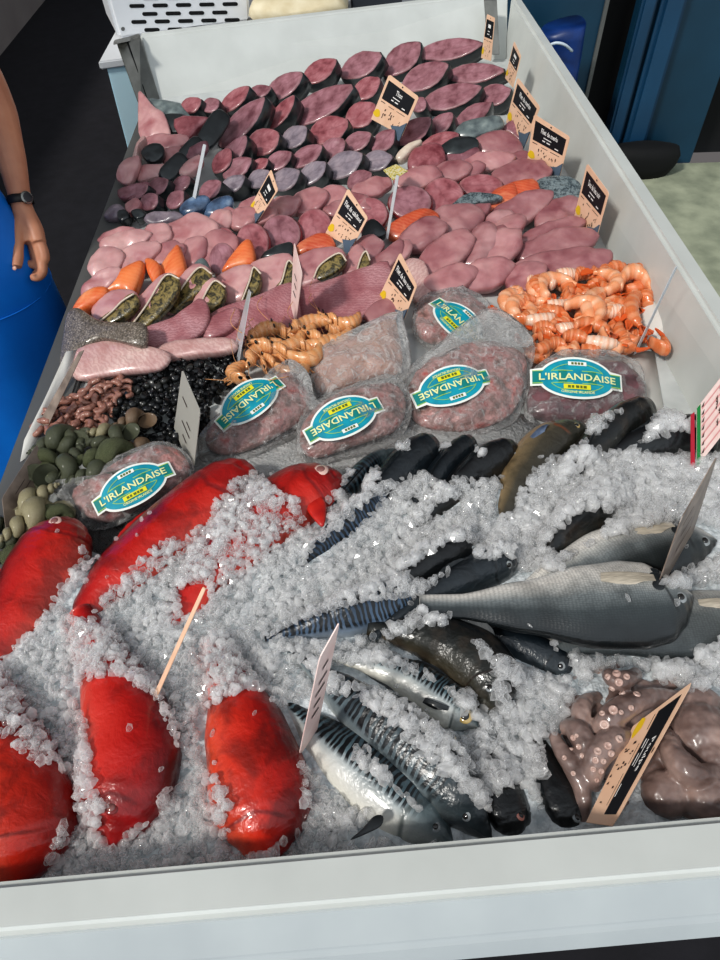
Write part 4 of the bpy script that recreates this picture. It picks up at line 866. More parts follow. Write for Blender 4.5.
SH = [(5, 200, 85, 225, 0, .012), (90, 175, 190, 235, 0, .014), (70, 250, 160, 215, 1, .01), (110, 305, 242, 285, 3, .016), (205, 205, 335, 150, 2, .02), (248, 108, 335, 100, 3, .012), (330, 120, 408, 112, 1, .012), (198, 232, 312, 222, 3, .012), (178, 180, 182, 108, 1, .022), (200, 125, 248, 130, 3, .014), (285, 245, 405, 330, 2, .026), (470, 180, 418, 92, 0, .028), (405, 310, 470, 175, 0, .024), (455, 85, 432, 25, 1, .02), (510, 120, 480, 55, 1, .02), (605, 120, 588, 72, 1, .02), (525, 165, 660, 175, 2, .024), (498, 222, 590, 232, 1, .016), (475, 280, 570, 275, 3, .022), (600, 195, 612, 335, 1, .024), (325, 335, 480, 372, 4, .026), (445, 340, 560, 350, 2, .028), (620, 400, 540, 315, 1, .02), (378, 402, 525, 420, 3, .03), (275, 385, 390, 402, 1, .018), (245, 345, 315, 330, 3, .014), (145, 350, 245, 355, 1, .012), (125, 435, 205, 395, 1, .016), (212, 425, 295, 425, 1, .016), (330, 205, 445, 178, 4, .02), (395, 250, 440, 305, 0, .018), (295, 165, 365, 190, 4, .014), (110, 148, 158, 152, 3, .012), (545, 105, 590, 130, 3, .014), (640, 235, 668, 190, 1, .014), (405, 75, 450, 90, 1, .016), (520, 300, 600, 310, 4, .02), (560, 390, 600, 440, 1, .016), (340, 290, 300, 330, 4, .012), (360, 440, 450, 435, 1, .014), (250, 260, 200, 300, 4, .01), (60, 300, 110, 270, 1, .01), (180, 390, 240, 380, 4, .012), (430, 140, 500, 150, 4, .014), (560, 260, 530, 210, 0, .014), (660, 400, 715, 385, 4, .014)]
rs5 = random.Random(5)
SHP = [(15, 215), (60, 180), (110, 130), (180, 120), (260, 85), (360, 80), (450, 60), (600, 70), (680, 150), (640, 260), (620, 420), (520, 470), (380, 450), (250, 470), (140, 470), (110, 380), (60, 320), (10, 280)]
for x, y in [(70, 240), (130, 200), (190, 180), (250, 170), (330, 130), (420, 130), (500, 100), (560, 150), (620, 200), (580, 230), (520, 250), (460, 220), (380, 200), (300, 230), (230, 270), (160, 260), (110, 270), (170, 320), (250, 310), (330, 300), (420, 320), (500, 330), (570, 340), (600, 390), (540, 420), (450, 410), (360, 400), (280, 420), (200, 400), (140, 400), (170, 450), (40, 250)]:
    a = rs5.uniform(0, 3.14); l = rs5.uniform(45, 65); SH.insert(0, (x-l*math.cos(a), y-l*.8*math.sin(a), x+l*math.cos(a), y+l*.8*math.sin(a), rs5.choice((0, 1, 2, 4)), .002))
base = V((0, 0, 0))
for i, (x0, y0, x1, y1, k, dz) in enumerate(SH):
    a, b = C(*KS, [(x0, y0), (x1, y1)]); zz = .81+dz*.9; A_, B_ = W(*a, zz), W(*b, zz)
    wpx = R(40, 50)/4.5; L = (B_-A_).length; wm = wpx/F*(A_-EYE).length*.85
    lone = i == len(SH)-1
    pale = k == 3
    inst('peeled_shrimp', pm[k], A_, B_, 'single cooked shrimp lying apart against the right wall' if lone else ('pale cooked peeled shrimp in the orange heap by the right wall' if pale else 'orange cooked peeled shrimp in the heap by the right wall'), 'shrimp', 'peeled shrimps in the heap by the right wall', wscale=wm/(.36*L)*2.0, flip=i % 2 == 0)
# whole prawns in the middle
def prawn_meshes():
    out = []
    for bend in (1.2, 2.2):
        path, vf = cvf(1, .26, bend, seg=6); hd = path[0]; dd = (path[0]-path[1]).normalized()
        vf2 = tube([hd-dd*.1+V((0, 0, .02)), hd+dd*.06+V((0, 0, .03)), hd+dd*.3+V((0, 0, .05))], [(0, .1), (.35, .11), (.7, .06), (1, .01)], 10, 12)
        legs = [tube([path[1+j//2], path[1+j//2]+V((-.02, -.1-.02*(j % 3), -.06)), path[1+j//2]+V((.06*(j % 2), -.17, -.1))], .009, 5, 6) for j in range(6)]+[tube([hd+dd*.2+V((0, s_*.02, .05)), hd+dd*.45+V((0, s_*.2, .1)), hd+dd*.2+V((.1, s_*.55, .06))], .006, 5, 12) for s_ in (-1, 1)]
        ms = []
        for nm, q, m in (('body', join(vf, *legs), 'prawn_amber'), ('head', vf2, 'prawn_amber'), ('eye', join(ball(hd+dd*.2+V((0, .05, .09)), .03, .03, .03, 8), ball(hd+dd*.2+V((0, -.05, .09)), .03, .03, .03, 8)), 'eye_black')):
            x = bpy.data.meshes.new(nm); x.from_pydata([V(p) for p in q[0]], [], q[1]); x.polygons.foreach_set('use_smooth', [True]*len(x.polygons)); x.materials.append(MATS[m])
            if len(q) > 2 and len(q[2]) == len(q[0]):
                ul = x.uv_layers.new(name='UVMap'); idx = [0]*len(x.loops); x.loops.foreach_get('vertex_index', idx); ul.data.foreach_set('uv', [c for i in idx for c in q[2][i][:2]])
            ms.append(x)
        out.append(ms)
    return out
pw = prawn_meshes(); KL = (200, 300, 4.5)
PR = [(235, 310, 400, 240, 0, .02), (290, 240, 460, 165, 0, .026), (370, 270, 530, 205, 1, .02), (440, 175, 600, 140, 0, .022), (520, 205, 680, 155, 0, .018), (320, 320, 480, 270, 1, .012), (240, 215, 400, 180, 0, .014), (370, 175, 520, 135, 0, .012), (600, 135, 720, 100, 0, .012), (200, 400, 240, 320, 0, .014), (560, 125, 650, 110, 0, .01), (460, 250, 600, 200, 0, .012), (300, 350, 390, 320, 1, .014)]
for i, (x0, y0, x1, y1, k, dz) in enumerate(PR):
    a, b = C(*KL, [(x0, y0), (x1, y1)]); zz = .812+dz; A_, B_ = W(*a, zz), W(*b, zz); L = (B_-A_).length
    inst('whole_prawn', pw[k], A_, B_, 'whole amber prawn with head, nearest the black winkles' if i == 0 else 'whole amber prawn with shell in the heap behind the clear bags', 'prawn', 'whole prawns behind the clear bags', wscale=.018/(.26*L)*2.3, flip=i % 3 == 0)

# ================================================================== WINKLES, BROWN SHELLFISH, WHELKS
def shell_vf(turns, k, h, n=12, m=46, rr=.55):
    """spiral snail shell, unit size, apex towards +x"""
    vs, fs, uv = [], [], []
    for i in range(m):
        t = i/(m-1); a = -2*math.pi*turns*(1-t); s = math.exp(k*(t-1)*turns); c = V((h*(1-s)-h*.5, math.cos(a)*s*.42, math.sin(a)*s*.42))
        e1_ = V((0, math.cos(a), math.sin(a))); e2_ = V((1, 0, 0))
        for j in range(n):
            q = 2*math.pi*j/n; vs.append(c+(e1_*math.cos(q)*rr+e2_*math.sin(q)*rr*1.25)*s*(1+.03*math.sin(i*2.2))); uv.append((t, j/n))
    for i in range(m-1):
        for j in range(n): fs.append((i*n+j, i*n+(j+1) % n, (i+1)*n+(j+1) % n, (i+1)*n+j))
    fs += [tuple(range(n)), tuple((m-1)*n+j for j in range(n-1, -1, -1))]
    return vs, fs, uv
def mesh(nm, q, m, smooth=True):
    x = bpy.data.meshes.new(nm); x.from_pydata([V(p) for p in q[0]], [], q[1]); x.polygons.foreach_set('use_smooth', [smooth]*len(x.polygons)); x.materials.append(MATS[m]); return x
def inpoly(x, y, poly):
    c = False; n = len(poly)
    for i in range(n):
        (x1, y1), (x2, y2) = poly[i], poly[(i+1) % n]
        if (y1 > y) != (y2 > y) and x < (x2-x1)*(y-y1)/(y2-y1)+x1: c = not c
    return c
def scatter(poly, n, mind):
    xs = [p[0] for p in poly]; ys = [p[1] for p in poly]; out = []
    for _ in range(n*60):
        x, y = R(min(xs), max(xs)), R(min(ys), max(ys))
        if inpoly(x, y, poly) and all((x-a)**2+((y-b)*1.15)**2 > mind*mind for a, b in out): out.append((x, y))
        if len(out) >= n: break
    return out
WP = [(120, 386), (140, 368), (162, 358), (178, 349), (212, 347), (238, 352), (244, 366), (232, 392), (212, 402), (205, 428), (190, 445), (172, 446), (150, 440), (128, 432), (112, 420), (112, 402)]
sv = shell_vf(2.4, .8, .9, 10, 26, .66); wk = [mesh('winkle', sv, 'winkle_black'), mesh('winkle', sv, 'winkle_grey')]
mound = pillow(smooth_closed(Wz(WP, .803), 2), V((0, 0, 1)), .022, .002); 
def mz(x, y, poly, h):
    d = min(abs((x-a)*(d_-b)-(y-b)*(c-a))/max(1e-6, math.hypot(c-a, d_-b)) for (a, b), (c, d_) in zip(poly, poly[1:]+poly[:1])); return h*min(1, d/18)
for layer, (cnt, md) in enumerate([(215, 4.7), (80, 7.0)]):
    for x, y in scatter(WP, cnt, md):
        if layer and mz(x, y, WP, 1) < .2: continue
        o = bpy.data.objects.new('winkle', wk[0 if R(0, 1) < .8 else 1]); COL.objects.link(o); s = R(.009, .0112)
        o.location = W(x, y, .806+layer*.009+mz(x, y, WP, .012)); o.rotation_euler = (R(0, 6.3), R(0, 6.3), R(0, 6.3)); o.scale = (s, s, s)
        setp(o, 'small round black winkle shell in the dark heap at left', 'winkle', 'black winkles in the dark heap')
BP = [(34, 432), (44, 418), (56, 405), (78, 396), (96, 386), (122, 380), (130, 386), (128, 398), (114, 406), (110, 418), (98, 428), (70, 428), (48, 434)]
_, bv = cvf(1, .66, 1.9, 8, 3); _, bv2 = cvf(1, .58, 2.6, 8, 3); bm_ = [mesh('shell', bv, 'small_pink'), mesh('shell', bv2, 'small_pink')]
for layer, (cnt, md) in enumerate([(95, 5.4), (55, 7)]):
    for x, y in scatter(BP, cnt, md):
        o = bpy.data.objects.new('brown_shellfish', bm_[random.randrange(2)]); COL.objects.link(o); s = R(.02, .026)
        o.location = W(x, y, .806+layer*.012); o.rotation_euler = (R(-.5, .5), R(-.5, .5), R(0, 6.3)); o.scale = (s, s, s)
        setp(o, 'little curled pinkish-brown shellfish in the heap beside the white paper', 'shellfish', 'little brown shellfish in the heap')
wv = shell_vf(4.6, .52, 2.5, 16, 80, .5); lip = shell_vf(.22, .62, 1.75, 16, 8)
wms = {m: mesh('shell', wv, m) for m in ('whelk_green', 'whelk_moss', 'whelk_pale', 'whelk_brown')}
lipc = wv[0][-16:]; cc = sum(lipc, V())/16
lm = mesh('aperture', ([cc+(p-cc)*.86+V((0, .0, .012)) for p in lipc]+[cc-(wv[0][-32]-cc)*.0+V((0, 0, -.04))], [(i, (i+1) % 16, 16) for i in range(16)]), 'whelk_brown')
KM = (0, 400, 4.5)
WH = [(215, 200, 130, .3, 'whelk_green', 1), (215, 295, 120, -1.2, 'whelk_moss', 1), (320, 270, 140, 1.2, 'whelk_green', 2), (440, 262, 165, .1, 'whelk_moss', 2), (400, 340, 140, .35, 'whelk_green', 2), (505, 190, 100, .9, 'whelk_green', 2), (435, 148, 85, .2, 'whelk_pale', 1), (268, 362, 110, .1, 'whelk_green', 1), (180, 425, 120, .6, 'whelk_pale', 2), (235, 505, 115, -.5, 'whelk_moss', 2), (105, 560, 165, .9, 'whelk_pale', 2), (35, 635, 100, .4, 'whelk_green', 1), (20, 710, 110, .1, 'whelk_moss', 0), (425, 195, 90, -.3, 'whelk_green', 1), (350, 195, 95, .2, 'whelk_green', 1), (565, 100, 100, .5, 'whelk_brown', 2), (590, 215, 105, .2, 'whelk_brown', 1), (300, 200, 90, 1.0, 'whelk_green', 1), (140, 480, 95, -.4, 'whelk_green', 1), (500, 130, 70, 1.0, 'whelk_green', 0), (20, 560, 85, .3, 'whelk_green', 0), (180, 560, 90, .2, 'whelk_green', 0)]
nmw = {'whelk_green': 'smooth grey-green', 'whelk_moss': 'mossy dark', 'whelk_pale': 'pale beige-green', 'whelk_brown': 'brown'}
srt = {}
for m in nmw: srt[m] = sorted([w[0] for w in WH if w[4] == m])
for x, y, l, an, m, ly in WH:
    (px_, py_), = C(*KM, [(x, y)]); p = W(px_, py_, .82+ly*.012); sz = l/4.5/F*(p-EYE).length*.68
    root = bpy.data.objects.new('whelk', None); COL.objects.link(root); root.empty_display_size = .3
    root.location = p; root.rotation_euler = (R(-.8, .8), R(-.3, .3), an+(math.pi if R(0, 1) < .4 else 0)); root.scale = (sz, sz, sz)
    setp(root, f'{nmw[m]} whelk shell, {ORD[srt[m].index(x)]} from the left of its colour in the whelk heap', 'whelk', 'whelks at the left edge')
    for mm in (wms[m],):
        o = bpy.data.objects.new(mm.name.split('.')[0], mm); COL.objects.link(o); o.parent = root

# ================================================================== PAPER AND FILM SHEETS
def sheet(name, px, zs, mat, label, cat, th=.0012, sm=0):
    pts = [W(x, y, z) for (x, y), z in zip(px, zs)] if not isinstance(zs, float) else Wz(px, zs)
    if sm: pts = smooth_closed(pts, sm)
    c = sum(pts, V())/len(pts); n = len(pts); vs = pts+[c+(p-c)*.5+V((0, 0, .002*noise.noise(p*30))) for p in pts]+[c]
    fs = [(i, (i+1) % n, n+(i+1) % n, n+i) for i in range(n)]+[(n+i, n+(i+1) % n, 2*n) for i in range(n)]
    o = mk(name, (vs, fs), mat, label=label, cat=cat); s = o.modifiers.new('s', 'SOLIDIFY'); s.thickness = th; return o
sheet('paper_sheet', [(66, 352), (78, 350), (60, 400), (40, 436), (36, 452), (20, 462), (24, 440), (44, 400)], [.845, .84, .812, .808, .806, .818, .826, .835], 'paper_white', 'white paper liner sticking out under the brown shellfish at left', 'paper')
sheet('paper_sheet', [(632, 350), (654, 352), (669, 442), (640, 446), (560, 446), (556, 400), (600, 380)], .8035, 'paper_white', 'white paper liner under the pack nearest the right wall', 'paper')
sheet('paper_sheet', [(636, 300), (645, 292), (672, 322), (668, 346), (640, 348)], [.83, .85, .85, .82, .81], 'paper_white', 'crumpled white paper corner standing behind the shrimps at the right wall', 'paper')
sheet('plastic_sheet', [(60, 500), (110, 520), (200, 455), (290, 420), (420, 400), (530, 415), (560, 440), (520, 470), (440, 470), (380, 462), (340, 475), (290, 470), (230, 475), (150, 530), (90, 570)], .8025, 'film_milky', 'milky plastic sheet spread under the sealed packs', 'plastic sheet', th=.0006)

# ================================================================== SEALED PACKS
def label_on(parent, c, ex, ey, n, bend):
    def mp(x, y, o): return c+ex*x+ey*y+n*(o-bend*(x*x))
    def grow(rx, ry, rb, rl):
        vs = []; 
        N = 48; out = []
        for i in range(N):
            t = 2*math.pi*i/N; x, y = rx*math.cos(t), ry*math.sin(t)
            out.append((x, y))
        return out
    def fillp(pts, o, name, mat, par):
        bm = bmesh.new(); vv = [bm.verts.new((x, y, 0)) for x, y in pts]; bm.faces.new(vv); bmesh.ops.triangulate(bm, faces=bm.faces)
        bmesh.ops.subdivide_edges(bm, edges=bm.edges, cuts=2); bmesh.ops.triangulate(bm, faces=bm.faces); bm.verts.index_update()
        vs = [mp(v.co.x, v.co.y, o) for v in bm.verts]; fs = [tuple(v.index for v in f.verts) for f in bm.faces]; bm.free()
        return vs, fs
    def outline(rx, ry, rl, y0, y1):
        pts = []; N = 64
        for i in range(N):
            t = 2*math.pi*i/N; x, y = rx*math.cos(t), ry*math.sin(t)
            if y0 < y < y1:
                if x > 0 and not (pts and pts[-1][0] == rl): pts += [(rl, y0), (rl, y1)] if i > N/2 else []
                if x < 0 and not any(q[0] == -rl for q in pts): pts += [(-rl, y1), (-rl, y0)]
            else: pts.append((x, y))
        if not any(q[0] == rl for q in pts): pts += [(rl, y0), (rl, y1)]
        return pts
    L = mk('label', fillp(outline(.84, .53, 1.0, -.2, .23), .0006, '', '', None), 'lab_white', parent, label='teal oval label with a ribbon across', smooth=False)
    mk('label_oval', fillp(grow(.785, .475, 0, 0), .0012, '', '', None), 'lab_teal', L, smooth=False)
    mk('label_ribbon', fillp([(-.955, -.155), (.955, -.155), (.955, .185), (-.955, .185)], .0018, '', '', None), 'lab_ribbon', L, smooth=False)
    ln = []
    for y in (-.145, .165): ln.append(fillp([(-.955, y), (.955, y), (.955, y+.018), (-.955, y+.018)], .0023, '', '', None))
    for k in (1, -1):
        arc = [(.6*math.cos(t), k*(.33*math.sin(t)+.02)) for t in [math.pi*(.12+.76*i/20) for i in range(21)]]
        arc2 = [(x*1.025, y*1.04) for x, y in reversed(arc)]; ln.append(fillp(arc+arc2, .0019, '', '', None))
    mk('label_lines', join(*ln), 'lab_line', L, smooth=False)
    def txt(s, x0, x1, y0, y1, o, mat, nm, arc=0):
        pts, fs = text(s); vs = []
        for u, v in pts:
            x = x0+(x1-x0)*u; y = y0+(y1-y0)*v; vs.append(mp(x, y+arc*(x*x), o))
        mk(nm, (vs, fs), mat, L, smooth=False)
    txt("L'IRLANDAISE", -.82, .84, -.075, .105, .0027, 'lab_text', 'lettering')
    txt('ORIGINE IRLANDE', -.36, .36, -.40, -.335, .0019, 'lab_text', 'small_lettering', .16)
    mk('yellow_box', fillp([(-.31, -.3), (.27, -.3), (.27, -.175), (-.31, -.175)], .0029, '', '', None), 'lab_yellow', L, smooth=False)
    bars = [fillp([(x, -.275), (x+w, -.275), (x+w, -.21), (x, -.21)], .0033, '', '', None) for x, w in [(-.22, .06), (-.14, .05), (-.05, .07), (.04, .05), (.11, .07)]]
    bars += [fillp([(x, .32), (x+.05, .32), (x+.05, .38), (x, .38)], .0030, '', '', None) for x in (-.13, -.06, .01, .08)]
    mk('white_box', fillp([(-.2, .3), (.2, .3), (.2, .4), (-.2, .4)], .0026, '', '', None), 'lab_white', L, smooth=False)
    mk('box_print', join(*bars), 'lab_ink', L, smooth=False)
PN = V((-.02, -.3, .95)).normalized()
def pack(lab, bagpx, z, meatpx, meat, lc=None, lr=None, n=PN, top=.026, film='film', yk=1.0, lift=.0, extra=None):
    n = n.normalized(); cx = sum(p[0] for p in bagpx)/len(bagpx); cy = sum(p[1] for p in bagpx)/len(bagpx); P = W(cx, cy, z)
    root = thing('sealed_pack' if lc else 'clear_bag', lab, 'food pack', P-n*.02, 'clear plastic packs of seafood')
    rm = smooth_closed([onP(x, y, P, n) for x, y in growp(meatpx, 1.07)], 3); mk('contents', pillow(rm, n, top, .016, fr=(.98, .93, .84, .72, .58, .42, .25, .1), wob=.008), meat, root)
    rb = smooth_closed([onP(x, y, P, n) for x, y in bagpx], 5)
    pv = pillow(rb, n, top+.006, .018, fr=(.985, .95, .91, .86, .8, .73, .65, .57, .48, .38, .28, .18, .08), p=1.7, wob=.012)
    pv = ([q+n*(.0045*noise.noise(q*70+V((3, 0, 0)))+.003*abs(noise.noise(q*150))) for q in pv[0]], pv[1], pv[2]); mk('film', pv, film, root)
    if extra:
        for ex_ in extra: mk('film_flap', pillow(smooth_closed([onP(x, y, P+n*.012, n) for x, y in ex_], 3), n, .006, .004, (.97, .9, .8, .68, .55, .4, .25, .1), 2.4, wob=.018), 'film_milky', root)
    if lc:
        Q = P+n*(top+.0105+lift); c = onP(*lc, Q, n); r_ = onP(*lr, Q, n); ex = r_-c; ey = n.cross(ex)*yk
        label_on(root, c, ex, ey, n, .012)
    return root
def L_(p): return C(*KL, p)
pack('sealed pack behind the milky bag, its teal label tilted steeply', [(413, 332), (415, 306), (430, 293), (462, 289), (484, 300), (492, 322), (470, 345), (430, 350)], .828, [(418, 330), (420, 308), (436, 298), (460, 296), (480, 306), (484, 322), (462, 338), (432, 342)], 'pack_meat', (459, 321), (485, 346), n=V((.05, -.2, .97)), yk=.95)
pack('clear bag of prawns without a label, between two labelled packs', [(308, 356), (330, 340), (395, 312), (404, 322), (411, 358), (406, 382), (370, 388), (330, 402), (312, 398)], .835, [(318, 358), (340, 345), (388, 322), (396, 335), (400, 360), (394, 374), (365, 380), (330, 392), (318, 385)], 'pack_prawn', film='film_milky', top=.02)
pack('biggest sealed pack with the label upside down, in the middle right', [(402, 392), (412, 366), (440, 342), (488, 308), (520, 322), (535, 345), (531, 372), (524, 402), (513, 424), (478, 437), (440, 440), (412, 430), (402, 410)], .832, [(410, 392), (424, 368), (450, 352), (492, 345), (520, 358), (522, 380), (514, 405), (498, 420), (460, 430), (424, 424), (412, 408)], 'pack_meat', (452, 385), (413, 398), yk=1.0, extra=[[(410, 372), (440, 345), (488, 309), (520, 323), (534, 345), (500, 348), (450, 355)]])
pack('sealed pack with its label right way up, beside the shrimps', [(524, 402), (526, 384), (534, 368), (560, 352), (600, 350), (632, 358), (643, 372), (646, 396), (640, 412), (612, 425), (560, 430), (528, 424)], .826, [(530, 402), (534, 384), (545, 372), (580, 364), (620, 366), (638, 382), (638, 402), (612, 418), (560, 422), (534, 415)], 'pack_meat_dark', (577.5, 378), (624, 381), yk=1.0)
pack('sealed pack nearest the black winkles, label upside down', L_([(-5, 620), (40, 560), (100, 500), (200, 425), (350, 295), (420, 275), (485, 330), (515, 430), (553, 478), (490, 560), (340, 650), (230, 712), (90, 735), (0, 720)]), .83, L_([(40, 620), (80, 560), (180, 470), (330, 360), (430, 350), (480, 420), (490, 500), (420, 560), (300, 630), (180, 680), (80, 680)]), 'pack_meat', (249, 400), (217, 423.5), yk=1.0, extra=[L_([(395, 285), (425, 270), (490, 330), (515, 430), (553, 478), (500, 500), (440, 400)])])
pack('sealed pack in front of the unlabelled bag, label upside down', [(297, 452), (298, 424), (312, 402), (345, 388), (382, 376), (405, 384), (412, 410), (404, 434), (385, 448), (345, 458), (312, 466)], .834, [(304, 446), (306, 424), (330, 400), (365, 388), (396, 390), (402, 412), (390, 432), (350, 446), (318, 456)], 'pack_meat', (343.5, 417), (305, 434.5), yk=1.0)
pack('sealed pack at far left beside the whelks, label right way up', [(53, 482), (58, 498), (76, 510), (80, 528), (112, 528), (150, 508), (182, 492), (194, 470), (186, 452), (165, 442), (140, 446), (108, 464), (84, 480)], .834, [(78, 490), (86, 512), (112, 520), (150, 500), (180, 484), (186, 466), (172, 450), (145, 452), (110, 470)], 'pack_meat', (132, 486), (171, 465.5), yk=.98)

# ================================================================== PRICE CARDS
def quad(tl, tr, br, bl, z0, zs=None):
    if zs:
        a_, b_, d_ = W(*tl, zs[0]), W(*tr, zs[1]), W(*bl, zs[3]); return [a_, b_, onP(*br, a_, (b_-a_).cross(d_-a_).normalized()), d_]
    BL, BR = W(*bl, z0), W(*br, z0); m = (BL+BR)/2; tx, ty = (tl[0]+tr[0])/2, (tl[1]+tr[1])/2; d = ray(tx, ty)
    best = min((abs(V(((EYE+d*t).x-m.x, (EYE+d*t).y-m.y)).length-.022), t) for t in [i*.002 for i in range(150, 2400)] if (EYE+d*t).z > z0+.02) if 0 else None
    # nearest approach of the top ray to the vertical line above the foot
    dh = V((d.x, d.y)); t = dh.dot(V((m.x, m.y)))/dh.length_squared; z1 = (EYE+d*t).z
    T = W(tx, ty, z1); pn = (BR-BL).cross(T-m).normalized(); return [onP(*tl, m, pn), onP(*tr, m, pn), BR, BL]
def card(label, tl, tr, br, bl, z0=.83, words=None, sub='', style='peach', zs=None, name='price_card', clip=True, plain=None, group=None, tw=None):
    q = quad(tl, tr, br, bl, z0, zs); c = sum(q, V())/4; n = (q[1]-q[0]).cross(q[3]-q[0]).normalized()
    if n.dot(EYE-c) < 0: n = -n
    def mp(u, v, o): return (q[0]*(1-u)+q[1]*u)*(1-v)+(q[3]*(1-u)+q[2]*u)*v+n*o
    def rect(u0, u1, v0, v1, o): return [mp(u0, v0, o), mp(u1, v0, o), mp(u1, v1, o), mp(u0, v1, o)], [(0, 1, 2, 3)]
    root = thing(name, label, 'price card', (q[2]+q[3])/2, group)
    b = .05; rimp = [mp(u, v, 0) for u, v in [(b, 0), (1-b, 0), (1, b*.7), (1, 1), (0, 1), (0, b*.7)]]
    mk('panel', prism(rimp, -n*.0012), {'peach': 'card_peach', 'grey': 'card_grey', 'brown': 'card_brown', 'pink': 'card_pink', 'clear': 'card_clear', 'flower': 'card_flower'}[style], root, smooth=False)
    def txt(s, u0, u1, v0, v1, o, mat, nm):
        pts, fs = text(s); mk(nm, ([mp(u0+(u1-u0)*x, v1-(v1-v0)*y, o) for x, y in pts], fs), mat, root, smooth=False)
    if words:
        mk('header_band', rect(.07, .93, .1, .5, .0006), 'card_black', root, smooth=False)
        w = tw or min(.38, .013*len(words)+.05)
        if words == '-': mk('lettering', rect(.5-w*2.4, .5+w*2.4, .19, .27, .0012), 'card_text', root, smooth=False)
        else: txt(words, .5-w, .5+w, .17, .28, .0012, 'card_text', 'lettering')
        bars = [rect(.36, .58, .335, .355, .0012), rect(.34, .42, .4, .425, .0012), rect(.46, .56, .4, .425, .0012), rect(.7, .8, .43, .455, .0012)]
        mk('small_print', join(*bars), 'card_text', root, smooth=False)
        ink = [rect(.08, .22, .545, .56, .0008), rect(.34, .52, .56, .572, .0008), rect(.6, .86, .56, .572, .0008)]
        for k in range(16):
            u, v = .22+R(0, .6), .62+R(0, .28); du = R(.012, .028); ink.append(([mp(u, v, .0009), mp(u+du, v-R(0, .02), .0009), mp(u+du*R(.4, 1), v+R(.03, .06), .0009), mp(u-du*.2, v+R(.02, .05), .0009)], [(0, 1, 2, 3)]))
        mk('handwriting', join(*ink), 'card_ink', root, smooth=False)
        yl = [mp(.1+.1*math.cos(t)*(1+.15*math.sin(3*t)), .82+.085*math.sin(t), .0007) for t in [i*math.pi/8 for i in range(16)]]
        mk('yellow_mark', (yl, [tuple(range(16))]), 'card_yellow', root, smooth=False)
        hl = [mp(.5+.022*math.cos(t), .05+.018*math.sin(t), .0007) for t in [i*math.pi/5 for i in range(10)]]
        mk('peg_hole', (hl, [tuple(range(10))]), 'card_ink', root, smooth=False)
        if clip:
            d = (q[2]-q[1]).normalized(); a1, a2 = mp(.6, .97, .001), mp(.99, .78, .001)
            mk('clear_foot', prism([mp(.62, .9, .0012), mp(.86, .82, .0012), mp(1.0, .66, .0012), mp(1.0, 1.0, .0012)+d*.016, mp(.86, 1.0, .0012)+d*.014], n*.003), 'card_clip', root, smooth=False)
    elif plain:
        ink = []
        for (u, v, l) in plain: ink.append(rect(u, u+l, v, v+.02, .0008))
        mk('handwriting', join(*ink), 'card_ink', root, smooth=False)
    return root, mp, rect, n
GC = 'price cards'
card('peach price card standing in the middle of the dark-skinned steaks', (389, 74), (419, 97), (402, 136), (371, 119), .865, 'Thon', group=GC)
card('peach price card at the left between steaks and round slices', (271, 169), (278, 190), (258, 221), (248, 211), .85, '-', group=GC)
card('peach price card in front of the round slices, above a dark skinned piece', (348, 188), (368, 218), (352, 248), (325, 234), .85, 'Filet de cabillaud', group=GC, tw=.36)
card('peach price card leaning behind the unlabelled clear bag', (400, 252), (417, 286), (404, 320), (377, 301), .835, 'Filet de lieu noir', group=GC, tw=.36)
card('narrow price card at the back right corner post', (487, 14), (495, 18), (491, 61), (481, 58), .87, '-', clip=False, group=GC)
card('price card on the right wall, second from the back', (514, 41), (521, 56), (513, 88), (505, 78), .86, '-', clip=False, group=GC)
card('price card on the right wall, third from the back', (517.5, 77), (540, 107), (526, 144), (506, 122), .855, 'Filet de merlan', group=GC)
card('price card on the right wall, fourth from the back and widest', (534, 114), (570, 137), (560, 176), (527, 161), .85, 'Filet de merlu', group=GC)
card('price card on the right wall above the long mauve fillets, nearest of five', (587, 163), (609, 193), (596, 240), (574, 217), .845, 'Dos de lieu noir', group=GC)
card('price card fallen on the octopus at the front right', (693, 681), (613, 826), (586, 822), (633, 726), .87, 'Poulpe', zs=(.925, .912, .885, .892), clip=False)
card('card seen edge-on among the offcuts at back left', (203, 144), (206, 145), (194, 206), (191, 204), .845, style='clear', name='price_card')
card('tall thin card stem rising to a flowered tag in the middle', (396, 175), (399, 176), (388, 239), (385.5, 238), .845, style='clear')
r_, mp_, rect_, n_ = card('small flowered tag lying on top of the tall thin card stem', (383, 170), (396, 164), (408, 171), (393, 180), .88, style='flower', zs=(.906, .906, .9, .9), name='flower_tag')
card('narrow white card standing in front of the scaly fillets', (294, 242), (302, 274), (295, 327), (290, 316), .83, style='pink', plain=[(.3, .3, .3), (.35, .42, .3), (.3, .55, .35)])
card('thin white card at the right end of the black winkles', (248.5, 289), (250.5, 292), (238, 368), (236, 340), .825, style='clear')
card('grey card back standing in the black winkles', (182, 369), (200, 411), (193, 475), (174, 428), .82, style='grey', plain=[(.2, .3, .25), (.5, .5, .2), (.3, .62, .4), (.4, .78, .2)])
card('curled brownish card beside the brown shellfish', (79, 352), (84, 350), (47, 428), (38, 424), .815, style='brown')
card('grey-brown card lying along the left edge by the whelks', (2, 498), (37, 444), (47, 478), (8, 545), .815, style='brown', plain=[(.3, .3, .25), (.5, .5, .2)], zs=(.86, .86, .82, .82))
card('card seen edge-on in the ice between the red fish', (202.5, 587), (205.5, 589), (153, 706), (149.5, 703), .872, style='peach', name='price_card')
card('pinkish handwritten card seen sideways in the ice beside the mackerel', (320, 658), (340, 622), (317, 731), (299, 757), .87, style='pink', plain=[(.35, .18, .3), (.3, .3, .45), (.25, .4, .5), (.3, .52, .35), (.3, .63, .4)])
card('brown-edged card stuck against the head of the front sea bass', (681, 520), (718, 455), (692, 536), (652, 603), .885, style='brown', plain=[(.2, .2, .3), (.3, .4, .3), (.3, .6, .4)])
